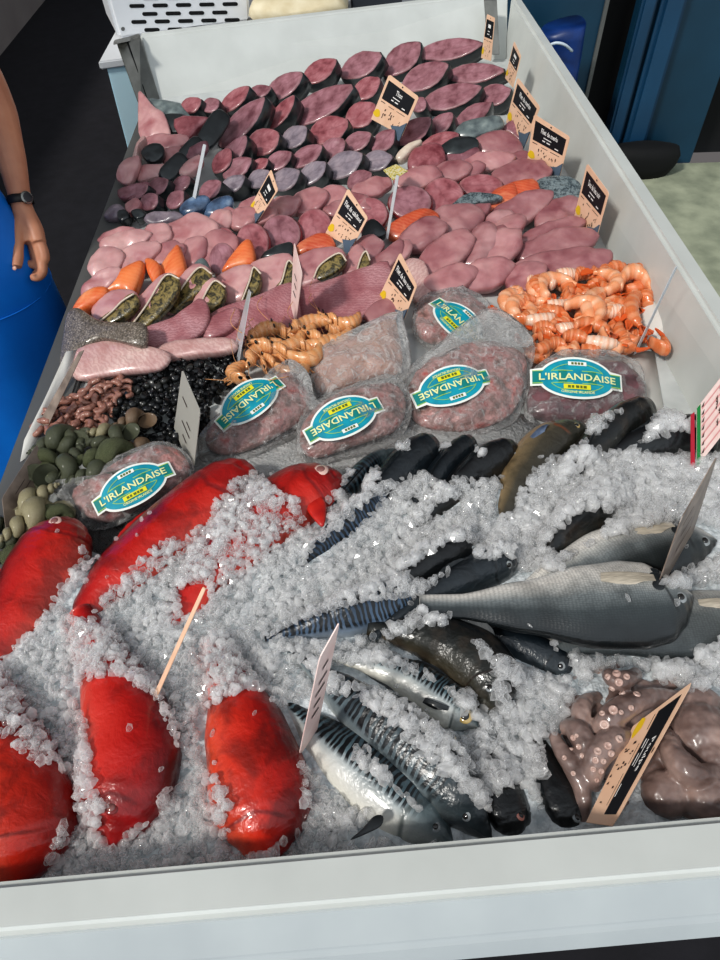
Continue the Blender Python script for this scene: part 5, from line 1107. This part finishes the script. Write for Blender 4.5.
card('thin white card leaning on the right wall beside the shrimps', (675, 268), (678, 266), (637, 353), (633.5, 355), .815, style='clear')
root, mp, rect, n = card('pink lined card with red and green edges by the right wall', (697, 408), (742, 350), (742, 410), (697, 467), .87, style='pink', name='lined_card', zs=(.915, .945, .90, .868))
mk('green_edge', rect(-.01, .07, 0, 1, .0008), 'card_green', root, smooth=False)
mk('red_edge', prism([W(690.5, 415, .913), W(694, 412, .914), W(694.5, 472, .866), W(690.5, 475, .865)], n*.0012), 'card_red', root, smooth=False)
mk('printed_lines', join(*[rect(.1, 1, v, v+.035, .0008) for v in (.1, .25, .4, .55, .7, .85)]), 'card_pinkline', root, smooth=False)
sc = []
for k in range(14): u, v = .38+R(0, .14), .1+k*.05; sc.append(([mp(u, v, .0014), mp(u+.05, v-.03, .0014), mp(u+.03, v+.04, .0014)], [(0, 1, 2)]))
for k in range(7): v = .08+k*.13; sc.append(([mp(.08, v, .0014), mp(.15, v-.04, .0014), mp(.13, v+.03, .0014)], [(0, 1, 2)]))
mk('handwriting', join(*sc), 'card_ink', root, smooth=False)
# ================================================================== ICE BED SHAPE
EDGE = [W(x, y, .82) for x, y in [(-60, 690), (0, 650), (40, 590), (75, 535), (140, 560), (215, 492), (270, 490), (340, 488), (400, 462), (440, 462), (520, 466), (575, 442), (640, 442), (690, 446), (760, 450)]]
EX = [p.x for p in EDGE]; EY = [p.y for p in EDGE]
o_ = sorted(range(len(EX)), key=lambda i: EX[i]); EX = [EX[i] for i in o_]; EY = [EY[i] for i in o_]
def edge(x): return float(np.interp(x, EX, EY))
def icez(x, y):
    t = max(0, min(1, (edge(x)-y)/.09)); return .801+.061*(t*t*(3-2*t))+.006*noise.noise(V((x*14, y*14, 0)))*t
# ================================================================== FISH
zf = .868
GR, GM, GD, GB = 'red fish', 'striped mackerel', 'dark fish', 'sea bass'
Fish('red fish at the left edge, head up with white-rimmed eye', 'fish', [(72, 520), (48, 562), (5, 640), (-50, 728)], zf-.02, 70, 'red', 'skin_red', (-.8, -.5), pupil='pupil_rose', eyes=(.13, .52), eye_r=.010, fin='fin_red', group=GR, pect=False)
Fish('long red fish lying diagonally below the leftmost sealed pack', 'fish', [(250, 465), (192, 516), (114, 584), (62, 644)], zf-.02, 64, 'round', 'skin_red', (-.5, -.85), eyes=(.04, .06), eye_r=.005, fin='fin_red', group=GR, pect=False)
f = Fish('red fish mostly under ice, head with round white eye in the middle', 'fish', [(343, 478), (290, 503), (215, 568), (160, 650)], zf-.014, 70, 'red', 'skin_red', (-.4, -.9), pupil='pupil_rose', eyes=(.13, .55), eye_r=.0125, fin='fin_red', group=GR, pect=False)
mk('throat_fin', pillow(smooth_closed([W(x, y, zf+.012) for x, y in [(318, 495), (326, 505), (324, 526), (316, 522), (305, 505)]], 3), V((0, 0, 1)), .006, .004), 'fin_red', f.root)
Fish('red fish head down in the ice, middle of the three at the front', 'fish', [(108, 848), (124, 800), (132, 740), (108, 670), (80, 610)], zf, 98, 'grouper', 'skin_red', (1, -.1), dorsal=False, eyes=(.17, .5), eye_r=.008, eye='eye_red', pupil='pupil_rose', fin='fin_red', group=GR, pect=False)
Fish('red fish cut by the left picture edge at the front rim', 'fish', [(18, 888), (12, 830), (0, 745), (-25, 640)], zf, 128, 'red', 'skin_red_pale', (1, -.1), dorsal=False, eyes=(.03, .1), eye_r=.006, eye='eye_red', fin='fin_red', group=GR)
Fish('smooth red-orange fish at the front beside the mackerel', 'fish', [(266, 866), (262, 800), (242, 720), (215, 640)], zf, 100, 'grouper', 'skin_red_orange', (1, -.2), dorsal=False, eyes=(.03, .4), eye_r=.006, eye='eye_red', fin='fin_red', group=GR, pect=False)
DK = dict(eye_r=.006, eye='eye_grey')
Fish('thin striped mackerel beside the head of the middle red fish', 'fish', [(398, 449), (365, 470), (325, 512), (300, 545)], zf-.02, 26, 'mackerel', 'skin_mackerel', (.8, -.5), lift=.4, group=GM, pect=False, **DK)
Fish('grey blunt-headed fish, leftmost of the four at the back of the ice', 'fish', [(437, 444), (410, 466), (375, 500), (345, 530)], zf-.02, 36, 'round', 'skin_slate', (.5, -.8), lift=.6, group=GD, pect=False, **DK)
Fish('slate fish with blunt head, second of the four at the back of the ice', 'fish', [(474, 441), (452, 462), (420, 500), (395, 530)], zf-.02, 36, 'round', 'skin_slate', (.5, -.8), lift=.5, group=GD, pect=False, **DK)
Fish('dark fish touching the brown gurnard, third at the back of the ice', 'fish', [(517, 449), (485, 467), (455, 490), (415, 530)], zf-.02, 32, 'round', 'skin_dark', (.5, -.8), lift=.6, group=GD, pect=False, **DK)
g = Fish('brown gurnard with reddish gill and blue fin at the back of the ice', 'fish', [(585, 426), (545, 446), (515, 490), (496, 535)], zf-.016, 46, 'red', 'skin_gurnard', (.6, .3), lift=.1, eyes=(.1, .66), eye_r=.0065, eye='eye_gold', fin='fin_blue', group=GD)
Fish('olive-black fish right of the gurnard, below the shrimp pack', 'fish', [(652, 408), (615, 432), (575, 470), (545, 505)], zf-.018, 38, 'round', 'skin_olive', (.5, -.8), lift=.6, group=GD, pect=False, **DK)
Fish('dark fish lying nearly level against the right wall at the back of the ice', 'fish', [(722, 438), (680, 440), (630, 452), (580, 475)], zf-.02, 30, 'round', 'skin_dark', (.1, -1), lift=.6, group=GD, pect=False, **DK)
Fish('dark fish almost buried in ice behind the upper sea bass', 'fish', [(620, 492), (590, 518), (555, 548), (520, 580)], zf-.02, 46, 'round', 'skin_olive', (.5, -.8), lift=.6, group=GD, pect=False, **DK)
Fish('grey fish showing a sliver of its side in the ice at centre', 'fish', [(475, 482), (450, 500), (420, 525), (390, 550)], zf-.014, 22, 'round', 'skin_olive', (.5, -.8), lift=.6, group=GD, pect=False, **DK)
Fish('bluish mackerel half buried in ice left of centre', 'fish', [(392, 490), (365, 512), (325, 545), (290, 585)], zf-.012, 34, 'mackerel', 'skin_mackerel_blue', (.5, -.8), lift=.5, group=GM, pect=False, **DK)
Fish('short dark fish head resting above the olive-backed one at centre', 'fish', [(475, 543), (445, 560), (400, 585), (365, 605)], zf, 32, 'round', 'skin_dark', (.3, -.9), lift=.6, group=GD, pect=False, **DK)
Fish('glossy olive-backed dark fish pointing right at centre', 'fish', [(516, 560), (475, 575), (425, 602), (370, 640)], zf+.004, 42, 'round', 'skin_slate', (.3, -.9), lift=.55, group=GD, pect=False, **DK)
Fish('dark blue mackerel lying level in the ice at centre', 'fish', [(436, 592), (390, 606), (330, 622), (265, 640)], zf, 36, 'mackerel', 'skin_mackerel_blue', (.2, -1), lift=.65, group=GM, pect=False, **DK)
Fish('dark olive fish curving down left of the front sea bass tail', 'fish', [(499, 708), (480, 668), (432, 640), (368, 628)], zf+.004, 64, 'round', 'skin_olive', (.6, -.7), lift=.35, fin='fin_dark', group=GD, pect=False, **DK)
Fish('pale-bellied mackerel with gold eye pointing right in the ice', 'fish', [(478, 727), (445, 703), (395, 672), (320, 655)], zf, 44, 'mackerel', 'skin_mackerel', (.5, -.85), lift=.1, eyes=(.13, .45), eye_r=.0095, eye='eye_gold', group=GM)
Fish('large dark-striped mackerel running down to the front rim', 'fish', [(492, 840), (425, 765), (355, 705), (290, 650)], zf, 74, 'mackerel', 'skin_mackerel_dark', (.7, -.7), lift=.55, group=GM, pect=False, **DK)
m17 = Fish('white-bellied striped mackerel lowest left beside the red fish', 'fish', [(455, 850), (390, 795), (330, 745), (270, 690)], zf-.012, 72, 'mackerel', 'skin_mackerel', (.75, -.65), lift=.15, group=GM, pect=False, **DK)
mk('pectoral_fin', pillow(smooth_closed([W(x, y, zf+.03) for x, y in [(383, 816), (381, 826), (366, 834), (350, 840), (362, 829), (374, 816)]], 3), V((0, -.2, 1)), .002, .001), 'fin_dark', m17.root)
Fish('black fish head with red eye at the front rim, left of the pair', 'fish', [(517, 838), (506, 805), (490, 765), (470, 720)], zf-.014, 52, 'round', 'skin_dark', (-.8, .2), lift=.4, group=GD, pect=False, eyes=(.16, .6), eye_r=.006, eye='eye_pink')
Fish('black fish at the front rim touching the octopus', 'fish', [(572, 832), (562, 800), (545, 760), (525, 715)], zf-.014, 46, 'round', 'skin_dark', (-.8, .2), lift=.4, group=GD, pect=False, **DK)
Fish('slim dark fish with blue sheen under the front sea bass', 'fish', [(572, 672), (535, 655), (495, 640), (440, 622)], zf-.012, 36, 'round', 'skin_slate', (.2, -1), lift=.5, group=GD, pect=False, **DK)
BS = dict(eye='eye_grey', eye_r=.0085, fin='fin_pale', thick=.55, tail=False, dorsal=False, gk=.4, group=GB)
FB = []; FB.append(0); FB[-1] = Fish('silver sea bass behind the front one, belly up, head to the right', 'fish', [(716, 540), (660, 546), (580, 570), (500, 606)], zf+.002, 68, 'bass', 'skin_bass', (.25, 1), eyes=(.1, .66), **BS)
Fish('sea bass lowest at right, scaly side half under the front one', 'fish', [(800, 618), (720, 622), (630, 632), (540, 650)], zf+.002, 66, 'bass', 'skin_bass_dark', (.1, 1), eyes=(.1, .66), **BS)
FB.append(0); FB[-1] = Fish('large silver sea bass in front, belly up, scales shining', 'fish', [(692, 596), (640, 603), (550, 607), (420, 606)], zf+.03, 84, 'bass', 'skin_bass', (.03, 1), eyes=(.135, .62), **BS)

for q in FB:
    sd = 1 if q.at(.25, .3, 1)[1].z > 0 else -1
    for a_, b_, r_ in ((.255, .34, .009), (.262, .46, .008), (.24, .24, .007)):
        p, nn, tg = q.at(a_, b_, sd); mk('gill', Fish.disc(p+nn*.0012, nn, r_, .12), 'fin_dark', q.root)
# ================================================================== OCTOPUS
KO = (560, 660, 4.5)
def op(pts, zs): return [W(*C(*KO, [p])[0], z) for p, z in zip(pts, zs)]
zo = .88
ocp = [(op([(345, 60), (300, 95), (255, 110), (215, 80), (225, 45)], [zo-.004, zo+.01, zo+.012, zo+.008, zo-.004]), [(0, .01), (.5, .0145), (1, .007)]),
  (op([(560, 160), (450, 165), (345, 195), (250, 245), (190, 300), (165, 350)], [zo-.008, zo, zo+.006, zo+.008, zo+.004, zo-.004]), [(0, .009), (.3, .014), (.6, .0185), (.85, .014), (1, .008)]),
  (op([(180, 150), (125, 180), (95, 235), (110, 300), (165, 345)], [zo-.01, zo-.004, zo, zo-.002, zo-.008]), [(0, .008), (.5, .0145), (1, .009)]),
  (op([(20, 300), (60, 310), (100, 370), (115, 440), (130, 500)], [zo-.004, zo+.002, zo+.004, zo, zo-.008]), [(0, .01), (.4, .0165), (.8, .013), (1, .008)]),
  (op([(-25, 330), (5, 400), (55, 480), (95, 560), (110, 640), (100, 730)], [zo-.006, zo-.002, zo, zo-.002, zo-.006, zo-.014]), [(0, .008), (.4, .013), (.75, .011), (1, .008)]),
  (op([(330, 330), (270, 345), (200, 395), (155, 460), (145, 530), (170, 570)], [zo-.008, zo+.004, zo+.008, zo+.006, zo, zo-.006]), [(0, .009), (.4, .0185), (.75, .0155), (1, .008)]),
  (op([(60, 80), (130, 40), (200, 40), (270, 10)], [zo-.014]*4), .0095), (op([(350, 100), (420, 120), (480, 100), (560, 60)], [zo-.012]*4), .0125),
  (op([(240, 560), (300, 500), (380, 480), (440, 520), (470, 600)], [zo-.014]*5), .017), (op([(240, 680), (330, 640), (420, 660), (520, 690)], [zo-.016]*4), .016),
  (op([(480, 330), (500, 420), (560, 500), (640, 530), (760, 470)], [zo-.004, zo+.004, zo+.006, zo+.006, zo]), [(0, .012), (.5, .02), (1, .012)])]
vfs = [ball(op([(150, 340)], [zo-.02])[0], .04, .055, .012), ball(op([(330, 250)], [zo-.02])[0], .04, .05, .012), ball(op([(560, 480)], [zo-.018])[0], .06, .06, .015)]+[tube([q+V((0, 0, (q.z-zo)*.9)) for q in p], [(a_, b_*.9) for a_, b_ in r] if isinstance(r, list) else r*.9, 14, 30) for p, r in ocp]
c = op([(640, 330)], [zo-.005])[0]; vfs.append(ball(c, .036, .042, .028)); c = op([(620, 200)], [zo-.008])[0]; vfs.append(ball(c, .03, .024, .022))
c = op([(680, 620)], [zo-.006])[0]; vfs.append(ball(c, .034, .03, .026)); c = op([(480, 600)], [zo-.014])[0]; vfs.append(ball(c, .03, .028, .022)); c = op([(760, 420)], [zo-.004])[0]; vfs.append(ball(c, .05, .05, .03))
oct_ = thing('octopus', 'pinkish brown octopus coiled at the front right corner of the ice', 'octopus', op([(420, 400)], [zo-.03])[0])
rv, rf = remesh(join(*vfs), .0018, 2)
rv = [p+V((0, 0, .0022*noise.noise(p*60)+.0012*noise.noise(p*150))) for p in rv]
mk('body', (rv, rf), 'octopus_skin', oct_)
bvo = BVHTree.FromPolygons(rv, rf)
sk = [(255, 60, 1), (300, 75, .8), (265, 100, 1), (215, 75, .8), (235, 128, .8), (240, 225, 1.1), (200, 290, 1.2), (280, 150, .8), (345, 155, .9), (275, 235, .6), (190, 240, .7), (320, 215, .7), (215, 385, .9), (170, 410, .9), (265, 355, .9), (230, 420, .8), (160, 450, .8), (195, 455, .7), (150, 490, .7), (185, 500, .7), (165, 540, .6), (60, 350, .7), (85, 390, .7), (50, 400, .6), (100, 430, .6), (75, 340, .5), (20, 440, .6), (60, 510, .6)]
for x, y, s in sk:
    d = ray(*C(*KO, [(x, y)])[0]).normalized(); hit, nn, _, _ = bvo.ray_cast(EYE, d)
    if hit is None: continue
    a = nn.orthogonal().normalized(); b = nn.cross(a); vs, fs = [], []; r_ = .0048*s
    pf = [(1.05, -.5), (1.05, .35), (.85, .55), (.6, .5), (.35, .2), (.05, .15)]
    for f_, h_ in pf:
        for j in range(12): t_ = j*math.pi/6; vs.append(hit+(a*math.cos(t_)+b*math.sin(t_))*r_*f_+nn*r_*h_)
    for k in range(5):
        for j in range(12): fs.append((k*12+j, k*12+(j+1) % 12, k*12+12+(j+1) % 12, k*12+12+j))
    mk('sucker', (vs, fs), 'sucker_skin', oct_)

# ================================================================== CRUSHED ICE
def K4(p): return C(290, 420, 4.5, p)
def K5(p): return C(420, 400, 4.5, p)
def K6(p): return C(480, 400, 3, p)
def K7(p): return C(240, 400, 3, p)
def K8(p): return C(290, 560, 3.6, p)
def K9(p): return C(270, 640, 3.273, p)
def K10(p): return C(460, 650, 2.77, p)
def K11(p): return C(440, 500, 2.571, p)
EXPO = [
 [(-60, 690), (0, 545), (55, 500), (75, 512), (84, 545), (100, 548), (180, 486), (215, 460), (250, 452), (266, 474), (300, 456), (335, 452), (350, 468), (400, 440), (440, 440), (500, 450), (575, 420), (650, 398), (720, 430), (720, 300), (-60, 300)],
 [(-60, 560), (0, 545), (20, 525), (55, 505), (78, 515), (80, 545), (68, 572), (55, 588), (48, 606), (30, 630), (10, 648), (0, 657), (-60, 715)],
 [(245, 455), (255, 468), (226, 481), (213, 500), (206, 520), (152, 545), (140, 557), (128, 570), (97, 600), (88, 618), (72, 614), (62, 606), (82, 580), (100, 552), (150, 515), (180, 488), (215, 462)],
 [(268, 478), (300, 458), (330, 456), (346, 470), (336, 487), (324, 500), (328, 527), (314, 526), (304, 512), (300, 495), (280, 490)],
 [(178, 592), (190, 583), (202, 580), (207, 598), (196, 614), (181, 606)],
 [(70, 690), (110, 672), (132, 683), (154, 700), (172, 740), (182, 772), (172, 781), (152, 796), (145, 815), (122, 836), (102, 840), (108, 800), (94, 770), (90, 745), (88, 720)],
 [(-80, 730), (0, 740), (15, 746), (30, 760), (55, 765), (70, 785), (72, 810), (60, 822), (46, 850), (34, 895), (-80, 900)],
 [(197, 716), (225, 697), (257, 688), (278, 708), (293, 740), (300, 780), (297, 815), (292, 834), (275, 842), (245, 856), (230, 848), (235, 800), (222, 780), (205, 765), (202, 740)],
 K4([(240, 305), (300, 225), (380, 150), (460, 110), (490, 140), (440, 185), (380, 212), (330, 262), (310, 335), (260, 325)]),
 K4([(400, 235), (480, 155), (600, 90), (640, 100), (665, 150), (625, 215), (540, 245), (430, 265)]),
 K5([(35, 315), (100, 225), (180, 170), (235, 175), (245, 225), (195, 320), (130, 370), (55, 340)]),
 K5([(185, 335), (280, 245), (390, 195), (440, 220), (405, 295), (340, 345), (265, 345)]),
 K5([(335, 495), (370, 400), (395, 290), (465, 195), (560, 110), (660, 70), (740, 90), (740, 170), (660, 235), (590, 245), (540, 295), (480, 345), (440, 395), (420, 485), (380, 505)]),
 K6([(325, 132), (400, 55), (470, 10), (515, 15), (518, 50), (485, 115), (440, 143), (380, 150)]),
 K6([(465, 140), (540, 105), (600, 90), (740, 85), (740, 150), (640, 152), (560, 158), (500, 153)]),
 K6([(210, 440), (260, 370), (330, 320), (375, 325), (380, 370), (350, 410), (280, 440), (240, 455)]),
 K5([(40, 510), (100, 470), (170, 430), (205, 430), (180, 460), (120, 490), (60, 525)]),
 K4([(70, 640), (105, 580), (170, 540), (250, 490), (330, 400), (405, 325), (415, 350), (370, 400), (340, 430), (270, 515), (200, 555), (160, 605), (95, 650)]),
 K7([(490, 512), (540, 480), (600, 440), (680, 415), (702, 438), (685, 475), (600, 512), (560, 535)]),
 K7([(540, 602), (560, 570), (620, 520), (720, 468), (815, 465), (835, 490), (745, 572), (660, 615), (580, 630)]),
 K7([(120, 692), (210, 650), (300, 618), (400, 598), (500, 588), (545, 602), (500, 642), (440, 672), (400, 692), (330, 712), (250, 716), (130, 708)]),
 K8([(345, 285), (420, 258), (480, 230), (565, 235), (645, 285), (705, 365), (725, 440), (720, 518), (690, 510), (650, 455), (600, 472), (540, 425), (470, 375), (390, 342)]),
 K8([(130, 390), (200, 368), (300, 365), (420, 395), (560, 475), (665, 585), (640, 600), (600, 615), (545, 605), (480, 545), (440, 515), (400, 492), (330, 450), (230, 430)]),
 K9([(160, 165), (280, 185), (380, 265), (480, 365), (560, 445), (660, 525), (740, 600), (740, 670), (560, 670), (520, 560), (420, 465), (330, 345), (240, 330), (165, 260)]),
 K9([(45, 230), (130, 185), (160, 260), (240, 340), (290, 420), (370, 475), (450, 540), (540, 610), (520, 670), (400, 672), (350, 560), (300, 545), (200, 485), (100, 375), (58, 305)]),
 K9([(235, 660), (320, 600), (350, 560), (380, 600), (320, 650)]),
 K10([(90, 480), (100, 400), (140, 365), (182, 378), (212, 440), (245, 490), (230, 540), (100, 540)]),
 K10([(215, 342), (262, 358), (312, 430), (340, 490), (330, 520), (250, 520), (235, 440)]),
 K11([(88, 335), (160, 328), (250, 358), (330, 388), (330, 442), (260, 434), (180, 404), (110, 362)]),
 K11([(30, 300), (58, 258), (120, 212), (200, 180), (300, 175), (420, 185), (540, 210), (645, 235), (655, 265), (600, 305), (500, 335), (380, 362), (250, 356), (130, 340), (40, 332)]),
 K11([(315, 166), (360, 127), (450, 86), (540, 60), (640, 44), (720, 60), (740, 130), (660, 155), (580, 195), (520, 205), (400, 185)]),
 K11([(365, 368), (480, 340), (560, 310), (600, 215), (740, 210), (740, 330), (660, 385), (560, 400), (450, 400)]),
 K10([(235, 260), (300, 195), (325, 120), (385, 55), (450, 33), (510, 55), (560, 95), (760, 95), (760, 520), (320, 520), (310, 420), (245, 325)])]
gx, gy = 110, 90; vs, fs = [], []
for j in range(gy):
    for i in range(gx):
        x = -.53+1.215*i/(gx-1); y1 = edge(x)+.01; y = .176+(y1-.176)*j/(gy-1); vs.append(V((x, y, icez(x, y))))
for j in range(gy-1):
    for i in range(gx-1): a = j*gx+i; fs.append((a, a+1, a+1+gx, a+gx))
AV, AF, isf = list(vs), list(fs), [False]*len(fs)
for v_, f_ in FISH+[(rv, rf)]:
    n = len(AV); AV += v_; AF += [tuple(k+n for k in f) for f in f_]; isf += [True]*len(f_)
BV = BVHTree.FromPolygons(AV, AF)
def chip(seed, sub):
    bm = bmesh.new(); bmesh.ops.create_icosphere(bm, subdivisions=sub, radius=1); rs = random.Random(seed); o3 = V((rs.random()*50, rs.random()*50, 0))
    out = []
    for v in bm.verts:
        p = v.co.copy(); k = 1+.42*noise.noise(p*1.1+o3)+.12*noise.noise(p*2.8+o3)
        p *= k; p.x *= rs_x[seed % 4][0]; p.y *= rs_x[seed % 4][1]; p.z *= rs_x[seed % 4][2]
        if seed % 3 == 0 and p.z > 0: p.z *= .35
        out.append(p[:])
    f = np.array([[v.index for v in q.verts] for q in bm.faces]); bm.free(); return np.array(out), f
rs_x = [(1.25, .85, .7), (1, 1, .6), (1.4, .7, .75), (1.1, .95, .9)]
TPL = [chip(k, 1) for k in range(12)]
CHV, CHF, nv = [], [], 0; rnd = random.Random(3)
def add_chip(p, s, big):
    global nv
    t, f = TPL[rnd.randrange(12)]
    from mathutils import Euler
    m = np.array(Euler((rnd.uniform(0, 6.3), rnd.uniform(0, 6.3), rnd.uniform(0, 6.3))).to_matrix())*s
    CHV.append(t@m.T+np.array(p)); CHF.append(f+nv); nv += len(t)
cntc = 0
for it in range(34000):
    x = rnd.uniform(-.53, .66); y = rnd.uniform(.18, .95)
    e = edge(x)
    if y > e+.004*rnd.gauss(0, 1): continue
    hit, nn, fi, _ = BV.ray_cast(V((x, y, 1.3)), V((0, 0, -1)))
    if hit is None: continue
    r_ = rnd.uniform(.0045, .0095)*(.88+.38*max(0, min(1, (x+.1)/.5)))
    onf = isf[fi]
    lump = .5+.5*noise.noise(V((x*9, y*9, 3)))
    z = hit.z+r_*.35+(rnd.uniform(0, .010) if onf else rnd.uniform(-.003, .018)*lump)
    c_ = V((x, y, z)); a, b = proj(c_)
    if b > 905 or b < 400: continue
    sk_ = False; rp = r_*F/(c_-EYE).length*.75
    for pl in EXPO:
        if inpoly(a, b, pl) or inpoly(a, b-rp, pl) or inpoly(a+rp, b, pl) or inpoly(a-rp, b, pl): sk_ = True; break
    if sk_:
        continue
    add_chip(c_, r_, x); cntc += 1
for it in range(260):                                  # stray bits lying on the fish
    x = rnd.uniform(-.5, .62); y = rnd.uniform(.19, .85); hit, nn, fi, _ = BV.ray_cast(V((x, y, 1.3)), V((0, 0, -1)))
    if hit is None or not isf[fi] or nn.z < .35 or y > edge(x): continue
    if noise.noise(V((x*8, y*8, 9))) < .12: continue
    add_chip(hit+nn*.002, rnd.uniform(.003, .0062), x)
CV = np.concatenate(CHV); CF = np.concatenate(CHF)
org = V((.05, .5, .80)); SM = np.concatenate([np.full(len(f), i % 3 == 0) for i, f in enumerate(CHF)])
bv = np.array([p[:] for p in vs]); bf4 = np.array(fs)
CV = np.concatenate([CV, bv])-np.array(org); nb = nv
me = bpy.data.meshes.new('crushed_ice'); nf3, nf4 = len(CF), len(bf4)
me.vertices.add(len(CV)); me.vertices.foreach_set('co', CV.astype(np.float32).ravel())
loops = np.concatenate([CF.ravel(), (bf4+nb).ravel()]).astype(np.int32); me.loops.add(len(loops)); me.loops.foreach_set('vertex_index', loops)
me.polygons.add(nf3+nf4); st = np.concatenate([np.arange(nf3)*3, nf3*3+np.arange(nf4)*4]).astype(np.int32); me.polygons.foreach_set('loop_start', st)
me.materials.append(MATS['ice']); me.materials.append(MATS['ice_bed'])
me.polygons.foreach_set('material_index', np.concatenate([np.zeros(nf3), np.ones(nf4)]).astype(np.int32)); me.polygons.foreach_set('use_smooth', np.concatenate([SM, np.ones(nf4, dtype=bool)])); me.update(); me.validate()
ice = bpy.data.objects.new('crushed_ice', me); COL.objects.link(ice); ice.location = org
setp(ice, 'mound of clear crushed ice filling the front half of the counter', 'ice', kind='stuff')
print('chips', cntc, 'objects', len(bpy.data.objects))

# ================================================================== LIGHT
w = bpy.data.worlds.new('sky'); S.world = w; w.use_nodes = True; nt = w.node_tree; bg = nt.nodes['Background']
tc = nt.nodes.new('ShaderNodeTexCoord'); sp = nt.nodes.new('ShaderNodeSeparateXYZ'); rp = nt.nodes.new('ShaderNodeValToRGB'); nt.links.new(tc.outputs['Generated'], sp.inputs[0])
ad = nt.nodes.new('ShaderNodeMath'); ad.operation = 'MULTIPLY_ADD'; ad.inputs[1].default_value = -.5; ad.inputs[2].default_value = .5; nt.links.new(sp.outputs[1], ad.inputs[0]); nt.links.new(ad.outputs[0], rp.inputs[0])
rp.color_ramp.elements[0].color = (.16, .15, .15, 1); rp.color_ramp.elements[1].color = (.86, .93, 1.0, 1); rp.color_ramp.elements[0].position = .2; rp.color_ramp.elements[1].position = .8
nt.links.new(rp.outputs[0], bg.inputs[0]); bg.inputs[1].default_value = .85; S.cycles.transparent_max_bounces = 64
sun = bpy.data.lights.new('sun', 'SUN'); sun.energy = 2.0; sun.angle = math.radians(7); sun.color = (1, .96, .9); so = bpy.data.objects.new('sun', sun); COL.objects.link(so)
so.rotation_euler = V((.56, .46, -.72)).to_track_quat('-Z', 'Y').to_euler(); so.location = (-2, -2, 4)
